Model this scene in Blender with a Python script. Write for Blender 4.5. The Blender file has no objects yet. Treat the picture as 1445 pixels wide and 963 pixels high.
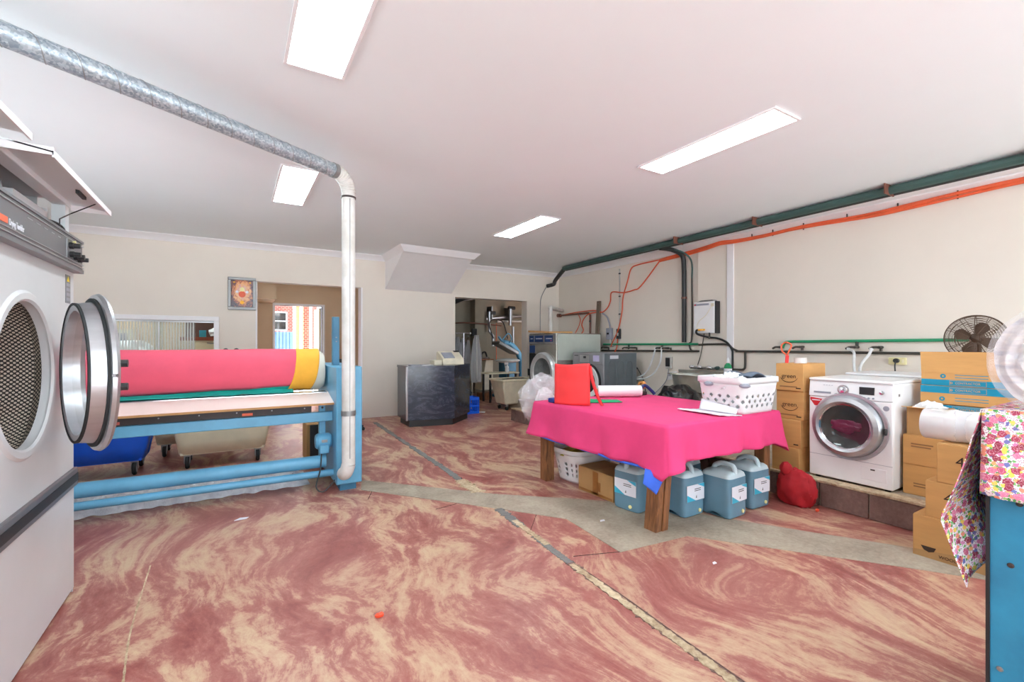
import bpy, bmesh, math, random
from mathutils import Vector, Matrix, noise as mnoise
R = math.radians
random.seed(7)
sc = bpy.context.scene
col = sc.collection

# ------------------------------------------------------------------ camera, world, exposure
cam_d = bpy.data.cameras.new('camera'); cam = bpy.data.objects.new('camera', cam_d); col.objects.link(cam)
cam.location = (0, 0, 1.37); cam.rotation_euler = (R(90), 0, R(-31.5))
cam_d.sensor_width = 36; cam_d.lens = 640 / 1445 * 36; cam_d.shift_y = 3.5 / 1445
cam_d.clip_start = 0.05; cam_d.clip_end = 200
sc.camera = cam

world = bpy.data.worlds.new('world'); sc.world = world; world.use_nodes = True
wn = world.node_tree.nodes; wn.clear()
wo = wn.new('ShaderNodeOutputWorld'); wb = wn.new('ShaderNodeBackground')
wb.inputs[0].default_value = (0.80, 0.91, 1.0, 1); wb.inputs[1].default_value = 4.0
world.node_tree.links.new(wb.outputs[0], wo.inputs[0])
sun_d = bpy.data.lights.new('sun', 'SUN'); sun_d.energy = 58; sun_d.angle = R(.6); sun_d.color = (1, .985, .97); sun = bpy.data.objects.new('sun', sun_d); col.objects.link(sun)
sun.rotation_euler = Vector((-.55, -.45, -1)).to_track_quat('-Z', 'Y').to_euler()
PANEL_W = 24.0                      # emission of the ceiling panels
sc.view_settings.view_transform = 'Standard'; sc.view_settings.look = 'None'
sc.view_settings.exposure = 0.13; sc.view_settings.gamma = 1.0; sc.view_settings.use_curve_mapping = False
try:
    sc.cycles.use_denoising = True; sc.cycles.max_bounces = 12; sc.cycles.diffuse_bounces = 9
    sc.cycles.transparent_max_bounces = 16; sc.cycles.sample_clamp_indirect = 6; sc.cycles.caustics_reflective = False
    sc.cycles.caustics_refractive = False
except Exception: pass

# ------------------------------------------------------------------ materials
def lin(c): return tuple(((v/255)/12.92 if v/255 <= .04045 else ((v/255+.055)/1.055)**2.4) for v in c[:3]) + (1,)
class NT:
    def __init__(s, name):
        s.m = bpy.data.materials.new(name); s.m.use_nodes = True; s.t = s.m.node_tree; s.n = s.t.nodes; s.n.clear()
        s.out = s.n.new('ShaderNodeOutputMaterial')
    def add(s, typ, **kw):
        nd = s.n.new(typ)
        for k, v in kw.items():
            if k.startswith('i_'):
                key = k[2:]; key = int(key) if key.isdigit() else key.replace('_', ' ')
                nd.inputs[key].default_value = v
            else: setattr(nd, k, v)
        return nd
    def l(s, a, b): s.t.links.new(a, b)
    def ramp(s, fac, stops, interp='LINEAR'):
        r = s.n.new('ShaderNodeValToRGB'); r.color_ramp.interpolation = interp
        while len(r.color_ramp.elements) < len(stops): r.color_ramp.elements.new(.5)
        for e, (p, c) in zip(r.color_ramp.elements, stops): e.position = p; e.color = c
        if fac is not None: s.l(fac, r.inputs[0])
        return r.outputs[0]
    def math(s, op, a, b=None, clamp=False):
        m = s.n.new('ShaderNodeMath'); m.operation = op; m.use_clamp = clamp
        for i, v in enumerate((a, b)):
            if v is None: continue
            if hasattr(v, 'is_output'): s.l(v, m.inputs[i])
            else: m.inputs[i].default_value = v
        return m.outputs[0]
    def mix(s, fac, a, b, blend='MIX'):
        m = s.n.new('ShaderNodeMix'); m.data_type = 'RGBA'; m.blend_type = blend
        for sock, v in ((m.inputs[0], fac), (m.inputs[6], a), (m.inputs[7], b)):
            if hasattr(v, 'is_output'): s.l(v, sock)
            else: sock.default_value = v
        return m.outputs[2]
    def coords(s, kind='Object', scale=(1, 1, 1), rot=(0, 0, 0)):
        tc = s.n.new('ShaderNodeTexCoord'); mp = s.n.new('ShaderNodeMapping')
        mp.inputs['Scale'].default_value = scale; mp.inputs['Rotation'].default_value = rot
        s.l(tc.outputs[kind], mp.inputs[0]); return mp.outputs[0]
    def noise(s, vec, scale=5, detail=4, rough=.55, dist=0):
        n = s.n.new('ShaderNodeTexNoise'); s.l(vec, n.inputs['Vector'])
        n.inputs['Scale'].default_value = scale; n.inputs['Detail'].default_value = detail
        n.inputs['Roughness'].default_value = rough; n.inputs['Distortion'].default_value = dist
        return n.outputs['Fac']
    def bsdf(s, **kw):
        b = s.n.new('ShaderNodeBsdfPrincipled'); s.b = b
        for k, v in kw.items():
            k = k.replace('_', ' ')
            if hasattr(v, 'is_output'): s.l(v, b.inputs[k])
            else: b.inputs[k].default_value = v
        s.l(b.outputs[0], s.out.inputs[0]); return b
    def bump(s, h, strength=.3, dist=.01):
        b = s.n.new('ShaderNodeBump'); b.inputs['Strength'].default_value = strength; b.inputs['Distance'].default_value = dist
        s.l(h, b.inputs['Height']); s.l(b.outputs[0], s.b.inputs['Normal'])
MATS = {}
def M(name, rgb, rough=.5, metal=0, var=.08, scale=6, bump=0, bscale=None, spec=.5, stretch=(1, 1, 1), rgb2=None):
    if name in MATS: return MATS[name]
    t = NT(name); v = t.coords('Object', stretch); n = t.noise(v, scale, 5, .6)
    c = lin(rgb); d = lin(rgb2) if rgb2 else tuple(x*(1-var*2) for x in c[:3]) + (1,)
    e = c if rgb2 else tuple(min(1, x*(1+var)) for x in c[:3]) + (1,)
    cc = t.ramp(n, [(.3, d), (.7, e)])
    t.bsdf(Base_Color=cc, Roughness=rough, Metallic=metal, Specular_IOR_Level=spec)
    if bump: t.bump(t.noise(v, bscale or scale*4, 4), bump, .01)
    MATS[name] = t.m; return t.m
def glassy(name, rgb, clear=.8, rough=.05):
    t = NT(name); tr = t.add('ShaderNodeBsdfTransparent'); tr.inputs[0].default_value = (1, 1, 1, 1)
    p = t.add('ShaderNodeBsdfPrincipled'); p.inputs['Base Color'].default_value = lin(rgb); p.inputs['Roughness'].default_value = rough
    mx = t.add('ShaderNodeMixShader'); mx.inputs[0].default_value = 1-clear
    t.l(tr.outputs[0], mx.inputs[1]); t.l(p.outputs[0], mx.inputs[2]); t.l(mx.outputs[0], t.out.inputs[0]); return t.m
def emis(name, rgb, s):
    t = NT(name); e = t.add('ShaderNodeEmission'); e.inputs[0].default_value = lin(rgb); e.inputs[1].default_value = s
    t.l(e.outputs[0], t.out.inputs[0]); return t.m

def floor_mat():
    t = NT('poured_floor'); v = t.coords('Object')
    def warp(vec, scale, amt, det):
        w = t.add('ShaderNodeTexNoise'); t.l(vec, w.inputs['Vector']); w.inputs['Scale'].default_value = scale; w.inputs['Detail'].default_value = det
        vm = t.add('ShaderNodeVectorMath', operation='MULTIPLY_ADD'); t.l(w.outputs['Color'], vm.inputs[0]); vm.inputs[1].default_value = (amt, amt*.8, 0); t.l(vec, vm.inputs[2]); return vm.outputs[0]
    q = warp(warp(v, .5, 1.8, 2), 2.4, .22, 4)
    mp = t.add('ShaderNodeMapping'); mp.inputs['Scale'].default_value = (1.0, .42, 1); mp.inputs['Rotation'].default_value = (0, 0, R(32)); t.l(q, mp.inputs[0])
    n1 = t.noise(mp.outputs[0], 3.3, 12, .70, .2)
    mp2 = t.add('ShaderNodeMapping'); mp2.inputs['Scale'].default_value = (1.0, .22, 1); mp2.inputs['Rotation'].default_value = (0, 0, R(32)); t.l(q, mp2.inputs[0])
    n2 = t.noise(mp2.outputs[0], 11.0, 8, .75, .2)
    g = t.noise(v, 22, 9, .85)
    f = t.math('ADD', t.math('ADD', t.math('MULTIPLY', n1, .56), t.math('MULTIPLY', n2, .27)), t.math('MULTIPLY', g, .17))
    c = t.ramp(f, [(.38, lin((126, 62, 58))), (.45, lin((148, 84, 77))), (.492, lin((162, 105, 95))), (.522, lin((184, 144, 121))), (.575, lin((197, 170, 139))), (.68, lin((180, 146, 115)))])
    big = t.noise(v, .45, 3, .5)
    c = t.mix(t.ramp(big, [(.45, (0, 0, 0, 1)), (.75, (.45, .45, .45, 1))]), c, lin((166, 112, 102)))
    t.bsdf(Base_Color=c, Roughness=t.math('ADD', t.math('MULTIPLY', big, .25), .26), Specular_IOR_Level=.4)
    t.bump(t.math('ADD', t.math('MULTIPLY', n2, .6), g), .08, .004); return t.m
def concrete_mat(name, a, b):
    t = NT(name); v = t.coords('Object'); n = t.noise(v, 3, 8, .65, .4); n = t.math('ADD', t.math('MULTIPLY', n, .6), t.math('MULTIPLY', t.noise(v, 38, 5, .7), .4))
    c = t.ramp(n, [(.36, lin(a)), (.62, lin(b))]); t.bsdf(Base_Color=c, Roughness=.75); t.bump(t.noise(v, 40, 6), .3, .005); return t.m
def wood_mat(name, a, b):
    t = NT(name); v = t.coords('Object', (9, 9, 1.1)); n = t.noise(v, 3.5, 6, .6, 1.5)
    t.bsdf(Base_Color=t.ramp(n, [(.3, lin(a)), (.68, lin(b))]), Roughness=.6); t.bump(n, .2, .004); return t.m
def galv_mat():
    t = NT('galvanised'); v = t.coords('Object'); vo = t.add('ShaderNodeTexVoronoi'); t.l(v, vo.inputs['Vector']); vo.inputs['Scale'].default_value = 85
    c = t.ramp(vo.outputs['Color'], [(.15, lin((136, 148, 158))), (.5, lin((160, 170, 178))), (.85, lin((194, 202, 208)))])
    t.bsdf(Base_Color=c, Roughness=.42, Metallic=.55); return t.m
def floral_mat():
    t = NT('floral_print'); v = t.coords('UV')
    c = lin((238, 230, 232))
    def layer(c, scale, r, stops, rnd=.85, seed=0.0, pet=0.0, thr=None):
        mp = t.add('ShaderNodeMapping'); mp.inputs['Location'].default_value = (seed, seed*1.7, 0); t.l(v, mp.inputs[0])
        vv = mp.outputs[0]
        if pet:
            w = t.add('ShaderNodeTexNoise'); t.l(vv, w.inputs['Vector']); w.inputs['Scale'].default_value = scale*3.2; w.inputs['Detail'].default_value = 1
            vm = t.add('ShaderNodeVectorMath', operation='MULTIPLY_ADD'); t.l(w.outputs['Color'], vm.inputs[0]); vm.inputs[1].default_value = (pet, pet, 0); t.l(vv, vm.inputs[2]); vv = vm.outputs[0]
        vo = t.add('ShaderNodeTexVoronoi', voronoi_dimensions='2D'); t.l(vv, vo.inputs['Vector']); vo.inputs['Scale'].default_value = scale; vo.inputs['Randomness'].default_value = rnd
        sep = t.add('ShaderNodeSeparateColor'); t.l(vo.outputs['Color'], sep.inputs[0])
        colr = t.ramp(sep.outputs[0], stops, 'CONSTANT')
        m = t.math('LESS_THAN', vo.outputs['Distance'], r)
        if thr: m = t.math('MULTIPLY', m, t.math('GREATER_THAN', sep.outputs[1], thr))
        c = t.mix(m, c, colr)
        return c, vo
    c, _ = layer(c, 170, .26, [(0, lin((170, 110, 150))), (.5, lin((190, 150, 180)))], 1, .3)
    c, _ = layer(c, 78, .33, [(0, lin((110, 180, 100))), (.45, lin((80, 150, 80))), (.8, lin((150, 200, 120)))], 1, 1.1, .01, .3)
    c, _ = layer(c, 58, .40, [(0, lin((240, 205, 95))), (.25, lin((235, 145, 120))), (.5, lin((115, 115, 175))), (.68, lin((215, 130, 175))), (.85, lin((245, 175, 120)))], .9, 2.7, .01, .2)
    c, vo = layer(c, 36, .38, [(0, lin((150, 55, 78))), (.3, lin((200, 90, 125))), (.55, lin((170, 65, 90))), (.75, lin((220, 125, 160)))], .9, 4.4, .016, .3)
    ring = t.math('MULTIPLY', t.math('LESS_THAN', vo.outputs['Distance'], .24), t.math('GREATER_THAN', vo.outputs['Distance'], .19))
    c = t.mix(t.math('MULTIPLY', ring, .55), c, lin((235, 190, 200)))
    t.bsdf(Base_Color=c, Roughness=.85); return t.m
def drum_mat():
    t = NT('perforated_drum'); v = t.coords('UV'); vo = t.add('ShaderNodeTexVoronoi', voronoi_dimensions='2D'); vo.inputs['Randomness'].default_value = 0
    mp = t.add('ShaderNodeMapping'); mp.inputs['Rotation'].default_value = (0, 0, R(45)); t.l(v, mp.inputs[0]); t.l(mp.outputs[0], vo.inputs['Vector']); vo.inputs['Scale'].default_value = 66
    m = t.math('LESS_THAN', vo.outputs['Distance'], .36)
    t.bsdf(Base_Color=t.mix(m, lin((58, 50, 46)), lin((232, 220, 204))), Roughness=.4, Metallic=.0); return t.m
def brick_mat():
    t = NT('brickwork'); v = t.coords('Object', (1, 1, 1), (R(90), 0, 0)); b = t.add('ShaderNodeTexBrick'); t.l(v, b.inputs[0])
    b.inputs['Color1'].default_value = lin((150, 70, 58)); b.inputs['Color2'].default_value = lin((120, 52, 46)); b.inputs['Mortar'].default_value = lin((190, 170, 155))
    b.inputs['Scale'].default_value = 4.2; b.inputs['Mortar Size'].default_value = .015; t.bsdf(Base_Color=b.outputs[0], Roughness=.9); return t.m
def marble_mat():
    t = NT('dark_laminate'); v = t.coords('Object', (1, 1, 2.2)); n = t.noise(v, 3, 9, .7, 2.5)
    c = t.ramp(n, [(.3, lin((28, 32, 44))), (.52, lin((44, 50, 66))), (.585, lin((70, 76, 92))), (.63, lin((40, 46, 60)))])
    t.bsdf(Base_Color=c, Roughness=.16); return t.m
def reeded_mat():
    t = NT('reeded_glass'); v = t.coords('Object'); w = t.add('ShaderNodeTexWave', wave_type='BANDS', bands_direction='X'); t.l(v, w.inputs['Vector']); w.inputs['Scale'].default_value = 9; w.inputs['Distortion'].default_value = .4; w.inputs['Detail'].default_value = 0
    tr = t.add('ShaderNodeBsdfTransparent'); tr.inputs[0].default_value = (.93, .95, .94, 1)
    b = t.bsdf(Base_Color=lin((226, 230, 226)), Roughness=.2); mx = t.add('ShaderNodeMixShader')
    f = t.ramp(w.outputs['Fac'], [(.35, (.12, .12, .12, 1)), (.7, (.75, .75, .75, 1))]); t.l(f, mx.inputs[0])
    t.l(tr.outputs[0], mx.inputs[1]); t.l(b.outputs[0], mx.inputs[2]); t.l(mx.outputs[0], t.out.inputs[0]); return t.m
def picture_mat():
    t = NT('printed_picture'); v = t.coords('UV'); n = t.noise(v, 9, 5, .65, 1.2)
    g = t.add('ShaderNodeTexGradient', gradient_type='SPHERICAL'); mp = t.add('ShaderNodeMapping'); mp.inputs['Location'].default_value = (-.95, -1.0, 0); mp.inputs['Scale'].default_value = (1.9, 1.75, 1); t.l(v, mp.inputs[0]); t.l(mp.outputs[0], g.inputs[0])
    f = t.math('ADD', t.math('MULTIPLY', n, .75), t.math('MULTIPLY', g.outputs[1], .5))
    c = t.ramp(f, [(.3, lin((48, 52, 72))), (.42, lin((122, 84, 84))), (.5, lin((200, 120, 84))), (.6, lin((232, 178, 120))), (.72, lin((206, 150, 150))), (.85, lin((245, 215, 160)))])
    t.bsdf(Base_Color=c, Roughness=.15); return t.m

m_floor = floor_mat(); m_conc = concrete_mat('bare_concrete', (136, 122, 108), (172, 160, 142)); m_conc2 = concrete_mat('grey_filler', (98, 98, 98), (128, 126, 122)); m_filler = concrete_mat('pale_filler', (128, 100, 72), (216, 198, 166))
m_wall = M('wall_paint', (227, 218, 207), .75, var=.02, scale=1.2, bump=.04, bscale=60); m_wall_in = M('inner_wall_paint', (214, 190, 160), .8, var=.03, scale=1.5)
m_ceil = M('ceiling_paint', (236, 243, 246), .85, var=.012, scale=.7); m_trim = M('white_gloss_trim', (238, 236, 238), .45, var=.01)
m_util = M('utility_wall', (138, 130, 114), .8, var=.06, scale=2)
m_tile = concrete_mat('brown_tile', (98, 74, 68), (132, 106, 98)); m_grout = M('dark_joint', (58, 50, 46), .9)
m_white = M('white_enamel', (232, 232, 234), .28, var=.015); m_grey = M('grey_enamel', (205, 206, 208), .35, var=.02, scale=3)
m_panel = M('graphite_panel', (112, 112, 116), .35, metal=.3, var=.05); m_dark = M('dark_plastic', (34, 34, 36), .45); m_black = M('black_void', (16, 16, 17), .7)
m_alu = M('brushed_aluminium', (190, 192, 196), .3, metal=.85, var=.05, stretch=(1, 1, 8)); m_chrome = M('chrome', (215, 216, 220), .12, metal=.95, var=.02)
m_steel = M('stainless_steel', (196, 194, 186), .27, metal=.75, var=.07, stretch=(1, 6, .6), scale=3); m_zinc = M('zinc_bracket', (150, 150, 150), .45, metal=.7)
m_blue = M('blue_machine_paint', (98, 164, 198), .38, var=.08, scale=4); m_blue_d = M('dark_blue_machine_paint', (58, 118, 150), .42, var=.1)
m_brown = M('dark_brown_steel', (58, 44, 42), .5, var=.15); m_board = M('pale_board', (226, 206, 198), .55, var=.03, scale=2); m_plyedge = M('ply_edge', (186, 140, 92), .8, var=.1)
m_roll = M('padded_roll_cloth', (222, 220, 206), .9, var=.03); m_galv = galv_mat(); m_pipe_w = M('white_painted_pipe', (222, 222, 220), .5, var=.05, scale=5, rgb2=(190, 186, 178))
m_pink_s = M('salmon_pink_cloth', (220, 84, 108), .8, var=.05, scale=3); m_teal = M('teal_cloth', (30, 178, 164), .8, var=.1); m_yellow = M('yellow_cloth', (238, 174, 56), .8, var=.06)
m_pink = M('magenta_cloth', (226, 62, 122), .85, var=.05, scale=3, bump=.05, bscale=200); m_bluecl = M('blue_cloth', (62, 108, 222), .85)
m_wood = wood_mat('timber_post', (88, 54, 32), (152, 100, 60)); m_card = M('cardboard', (196, 146, 88), .85, var=.06, scale=3, stretch=(1, 1, 6)); m_card_d = M('cardboard_dull', (176, 134, 86), .88, var=.07, scale=4)
m_ink = M('printed_ink', (58, 40, 28), .9); m_ink_l = M('faded_ink', (140, 102, 66), .9); m_tealprint = M('teal_print', (0, 128, 160), .8, var=.03); m_tape = M('packing_tape', (150, 96, 44), .35)
m_red = M('red_nonwoven', (236, 58, 60), .7, var=.04); m_redbag = M('dark_red_fabric', (176, 22, 34), .8, var=.15); m_film = glassy('clear_film', (238, 238, 242), .6, .05); m_film2 = glassy('milky_film', (232, 228, 228), .2, .1)
m_white_pl = M('white_plastic', (232, 232, 234), .38, var=.02); m_cream_pl = M('cream_plastic', (236, 226, 196), .45, var=.04); m_blue_pl = M('blue_plastic', (24, 100, 232), .38, var=.05); m_grey_pl = M('grey_plastic', (150, 152, 164), .5)
m_jug = M('blue_liquid_jug', (104, 140, 160), .22, var=.06, scale=2); m_jugtop = M('clear_jug_top', (188, 204, 210), .3, var=.03); m_labelw = M('label_white', (226, 226, 234), .5, var=.01); m_labelb = M('label_blue', (58, 176, 208), .5); m_cap = M('cream_cap', (236, 226, 160), .5)
m_green = M('green_pipe', (28, 148, 102), .4, var=.06); m_dkgreen = M('dark_green_duct', (58, 86, 82), .5, var=.08); m_dkpipe = M('dark_steel_pipe', (66, 62, 56), .55, var=.15); m_blackpipe = M('black_pipe', (34, 34, 36), .5)
m_orange = M('orange_cable', (224, 96, 56), .55, var=.08); m_hose = M('white_hose', (230, 232, 234), .4); m_copper = M('brown_pipe', (116, 72, 58), .5, var=.1); m_postb = M('brown_post', (110, 94, 80), .8)
m_bluecab = M('worn_blue_paint', (44, 138, 176), .5, var=.14, scale=5, bump=.1, rgb2=(34, 112, 148)); m_floral = floral_mat(); m_drum = drum_mat(); m_brick = brick_mat(); m_marble = marble_mat(); m_reed = reeded_mat(); m_pict = picture_mat()
m_glass = glassy('clear_glass', (210, 214, 214), .86, .03); m_glassd = M('dark_porthole_glass', (52, 54, 54), .05, var=.3, scale=4); m_led = emis('led_diffuser', (230, 247, 252), PANEL_W)
m_greyw = M('grey_washer', (142, 142, 146), .4, metal=.2, var=.04); m_greyd = M('slate_panel', (108, 116, 122), .4, metal=.2, var=.05); m_navy = M('navy_display', (42, 66, 112), .25); m_lint = M('grey_lint', (250, 250, 252), .95, var=.3, scale=9, rgb2=(208, 206, 212), bump=.6, bscale=60)
m_cream_ap = M('beige_appliance', (218, 208, 186), .5); m_fan = M('brown_fan_metal', (92, 72, 58), .45, metal=.4); m_bundle = M('pastel_folds', (236, 228, 222), .7, scale=16, stretch=(1, .6, 3.5), rgb2=(186, 184, 196)); m_yel = M('yellow_sticker', (240, 205, 40), .5); m_redst = M('red_sticker', (206, 34, 44), .5)
m_orst = M('orange_badge', (240, 104, 66), .5); m_fence = M('blue_grey_sheet', (96, 130, 160), .5); m_mat_g = M('grey_rubber_mat', (92, 102, 118), .7, var=.1, scale=30); m_greencl = M('green_cloth', (32, 158, 104), .8); m_garm = M('dark_garment', (52, 58, 66), .8, var=.3, scale=8); m_garmw = M('pale_garment', (196, 196, 192), .8, var=.1)
m_pane = glassy('window_pane', (230, 236, 238), .93, .03); m_film3 = glassy('thin_clear_film', (240, 240, 244), .8, .05); m_glassg = M('grey_porthole_glass', (116, 122, 122), .08, var=.25, scale=4)
m_patio = M('patio_concrete', (204, 208, 210), .8); m_rubber = M('black_rubber', (30, 32, 34), .7); m_yelpl = M('yellow_green_cloth', (186, 168, 60), .8); m_orbit = M('orange_plastic', (240, 84, 52), .5); m_laundry = M('white_laundry', (232, 234, 236), .9, var=.06, scale=14); m_ocre = M('ivory_plate', (232, 222, 170), .5)

# ------------------------------------------------------------------ mesh builder
class MB:
    def __init__(s): s.v = []; s.f = []; s.uv = []; s.X = Matrix.Identity(4)
    def _add(s, vs, fs, uvs=None):
        b = len(s.v); s.v += [tuple(s.X @ Vector(p)) for p in vs]; s.f += [tuple(b+i for i in f) for f in fs]
        s.uv += uvs if uvs else [None]*len(fs); return s
    def box(s, x0, x1, y0, y1, z0, z1):
        vs = [(x0,y0,z0),(x1,y0,z0),(x1,y1,z0),(x0,y1,z0),(x0,y0,z1),(x1,y0,z1),(x1,y1,z1),(x0,y1,z1)]
        return s._add(vs, [(0,3,2,1),(4,5,6,7),(0,1,5,4),(1,2,6,5),(2,3,7,6),(3,0,4,7)])
    def hexa(s, bot, top):
        return s._add(list(bot)+list(top), [(3,2,1,0),(4,5,6,7),(0,1,5,4),(1,2,6,5),(2,3,7,6),(3,0,4,7)])
    def prism(s, poly, z0, z1):
        n = len(poly); vs = [(x,y,z0) for x,y in poly]+[(x,y,z1) for x,y in poly]
        return s._add(vs, [tuple(range(n-1,-1,-1)), tuple(range(n,2*n))]+[(i,(i+1)%n,n+(i+1)%n,n+i) for i in range(n)])
    def prism_y(s, poly, y0, y1):      # poly in (x, z)
        n = len(poly); vs = [(x,y0,z) for x,z in poly]+[(x,y1,z) for x,z in poly]
        return s._add(vs, [tuple(range(n)), tuple(range(2*n-1,n-1,-1))]+[(i,n+i,n+(i+1)%n,(i+1)%n) for i in range(n)])
    def prism_x(s, poly, x0, x1):      # poly in (y, z)
        n = len(poly); vs = [(x0,y,z) for y,z in poly]+[(x1,y,z) for y,z in poly]
        return s._add(vs, [tuple(range(n-1,-1,-1)), tuple(range(n,2*n))]+[(i,(i+1)%n,n+(i+1)%n,n+i) for i in range(n)])
    def tube(s, pts, r, n=10, closed=False, caps=True):
        pts = [Vector(p) for p in pts]; m = len(pts); rr = r if isinstance(r, (list, tuple)) else [r]*m
        vs = []; up = None
        for i, p in enumerate(pts):
            if closed: t = pts[(i+1)%m]-pts[i-1]
            else: t = pts[min(i+1,m-1)]-pts[max(i-1,0)]
            t.normalize()
            if up is None:
                a = Vector((0,0,1)) if abs(t.z) < .9 else Vector((1,0,0)); up = (a-t*a.dot(t)).normalized()
            else:
                up = up-t*up.dot(t)
                up = up.normalized() if up.length > 1e-6 else t.orthogonal().normalized()
            sd = t.cross(up)
            vs += [tuple(p+(up*math.cos(2*math.pi*k/n)+sd*math.sin(2*math.pi*k/n))*rr[i]) for k in range(n)]
        fs = []
        for i in range(m if closed else m-1):
            j = (i+1)%m
            fs += [(i*n+k, i*n+(k+1)%n, j*n+(k+1)%n, j*n+k) for k in range(n)]
        if caps and not closed: fs += [tuple(range(n-1,-1,-1)), tuple(range((m-1)*n, m*n))]
        return s._add(vs, fs)
    def cyl(s, p0, p1, r, n=18, r2=None): return s.tube([p0, p1], [r, r if r2 is None else r2], n)
    def lathe(s, prof, c=(0,0,0), axis=(0,0,1), n=32, closed=False, a0=0, a1=360):
        ax = Vector(axis).normalized(); a = Vector((0,0,1)) if abs(ax.z) < .9 else Vector((1,0,0))
        e1 = (a-ax*a.dot(ax)).normalized(); e2 = ax.cross(e1); c = Vector(c); vs = []; full = abs(a1-a0-360) < 1e-6; nn = n if full else n+1
        for r, h in prof:
            vs += [tuple(c+ax*h+(e1*math.cos(R(a0+(a1-a0)*k/n))+e2*math.sin(R(a0+(a1-a0)*k/n)))*max(r, 1e-5)) for k in range(nn)]
        m = len(prof); fs = []; uvs = []; d = 0
        for i in range(m if closed else m-1):
            j = (i+1)%m; r0, h0 = prof[i]; r1, h1 = prof[j]; d1 = d+math.hypot(r1-r0, h1-h0); rm = max(r0, r1)
            for k in range(n):
                k2 = (k+1)%nn; fs.append((i*nn+k, i*nn+k2, j*nn+k2, j*nn+k)); u0 = rm*2*math.pi*k/n; u1 = rm*2*math.pi*(k+1)/n
                uvs.append(((u0,d),(u1,d),(u1,d1),(u0,d1)))
            d = d1
        return s._add(vs, fs, uvs)
    def grid(s, fn, nu, nv, us=1, vs_=1):
        vs = [tuple(fn(i/nu, j/nv)) for i in range(nu+1) for j in range(nv+1)]; fs = []; uvs = []
        for i in range(nu):
            for j in range(nv):
                a = i*(nv+1)+j; fs.append((a, a+nv+1, a+nv+2, a+1))
                uvs.append(((i/nu*us, j/nv*vs_), ((i+1)/nu*us, j/nv*vs_), ((i+1)/nu*us, (j+1)/nv*vs_), (i/nu*us, (j+1)/nv*vs_)))
        return s._add(vs, fs, uvs)
    def blob(s, c, rad, amp=.1, freq=3, n=24, seed=0, flat=None, octv=4):
        c = Vector(c); nu, nv = n, n//2; vs = []
        for j in range(nv+1):
            th = math.pi*j/nv
            for i in range(nu):
                ph = 2*math.pi*i/nu; d = Vector((math.sin(th)*math.cos(ph), math.sin(th)*math.sin(ph), math.cos(th)))
                q = Vector((d.x*rad[0], d.y*rad[1], d.z*rad[2]))*(1+amp*mnoise.fractal(d*freq+Vector((seed*7.3, seed*3.1, seed)), 1, 2, octv)*1.6)
                p = c+q
                if flat is not None: p.z = max(p.z, flat)
                vs.append(tuple(p))
        fs = []
        for j in range(nv):
            for i in range(nu): fs.append((j*nu+i, (j+1)*nu+i, (j+1)*nu+(i+1)%nu, j*nu+(i+1)%nu))
        return s._add(vs, fs)
    def perf(s, fn, nu, nv, holes, hs=.3, dia=True):     # grid surface with a hole cut in each cell for which holes(i, j)
        cache = {}
        def V(u, v):
            k = (round(u, 5), round(v, 5))
            if k not in cache: cache[k] = len(s.v); s.v.append(tuple(s.X @ Vector(fn(u/nu, v/nv))))
            return cache[k]
        for i in range(nu):
            for j in range(nv):
                cs = [V(i,j), V(i+.5,j), V(i+1,j), V(i+1,j+.5), V(i+1,j+1), V(i+.5,j+1), V(i,j+1), V(i,j+.5)]
                if holes(i, j):
                    q = hs*(.5 if dia else .72)
                    ins = [V(i+.5-q,j+.5-q), V(i+.5,j+.5-hs), V(i+.5+q,j+.5-q), V(i+.5+hs,j+.5), V(i+.5+q,j+.5+q), V(i+.5,j+.5+hs), V(i+.5-q,j+.5+q), V(i+.5-hs,j+.5)]
                    for k in range(8): s.f.append((cs[k], cs[(k+1)%8], ins[(k+1)%8], ins[k])); s.uv.append(None)
                else: s.f.append(tuple(cs)); s.uv.append(None)
        return s
    def mesh(s, name, smooth=35, fix=True):
        me = bpy.data.meshes.new(name); me.from_pydata(s.v, [], s.f)
        if any(u for u in s.uv):
            ul = me.uv_layers.new(name='UVMap'); k = 0
            for f, u in zip(s.f, s.uv):
                for q in range(len(f)):
                    if u: ul.data[k].uv = u[q]
                    k += 1
        if fix:
            bm = bmesh.new(); bm.from_mesh(me); bmesh.ops.recalc_face_normals(bm, faces=bm.faces); bm.to_mesh(me); bm.free()
        if smooth:
            me.polygons.foreach_set('use_smooth', [True]*len(me.polygons)); me.set_sharp_from_angle(angle=R(smooth))
        me.update(); return me

WM = {}
def text_mesh(body, size, depth=.0006, align='CENTER', sx=1.0):
    cu = bpy.data.curves.new('lettering', 'FONT'); cu.body = body; cu.size = size; cu.extrude = depth; cu.align_x = align; cu.align_y = 'CENTER'
    o = bpy.data.objects.new('tmp', cu); col.objects.link(o); bpy.context.view_layer.update()
    me = bpy.data.meshes.new_from_object(o.evaluated_get(bpy.context.evaluated_depsgraph_get()))
    bpy.data.objects.remove(o); bpy.data.curves.remove(cu)
    if sx != 1:
        for v in me.vertices: v.co.x *= sx
    return me
def part(name, mb, mat, parent=None, label=None, bevel=0, smooth=35, solid=0, kind=None, fix=True, seg=2):
    me = mb.mesh(name, smooth, fix) if isinstance(mb, MB) else mb
    if mat: me.materials.clear(); me.materials.append(mat)
    o = bpy.data.objects.new(name, me); col.objects.link(o); WM[o] = Matrix.Identity(4)
    if parent: o.parent = parent; o.matrix_parent_inverse = WM[parent].inverted()
    if solid: md = o.modifiers.new('solid', 'SOLIDIFY'); md.thickness = solid; md.offset = 0
    if bevel: md = o.modifiers.new('bevel', 'BEVEL'); md.width = bevel; md.segments = seg; md.limit_method = 'ANGLE'; md.angle_limit = R(40)
    if label: o['label'] = label
    if kind: o['kind'] = kind
    return o
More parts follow.
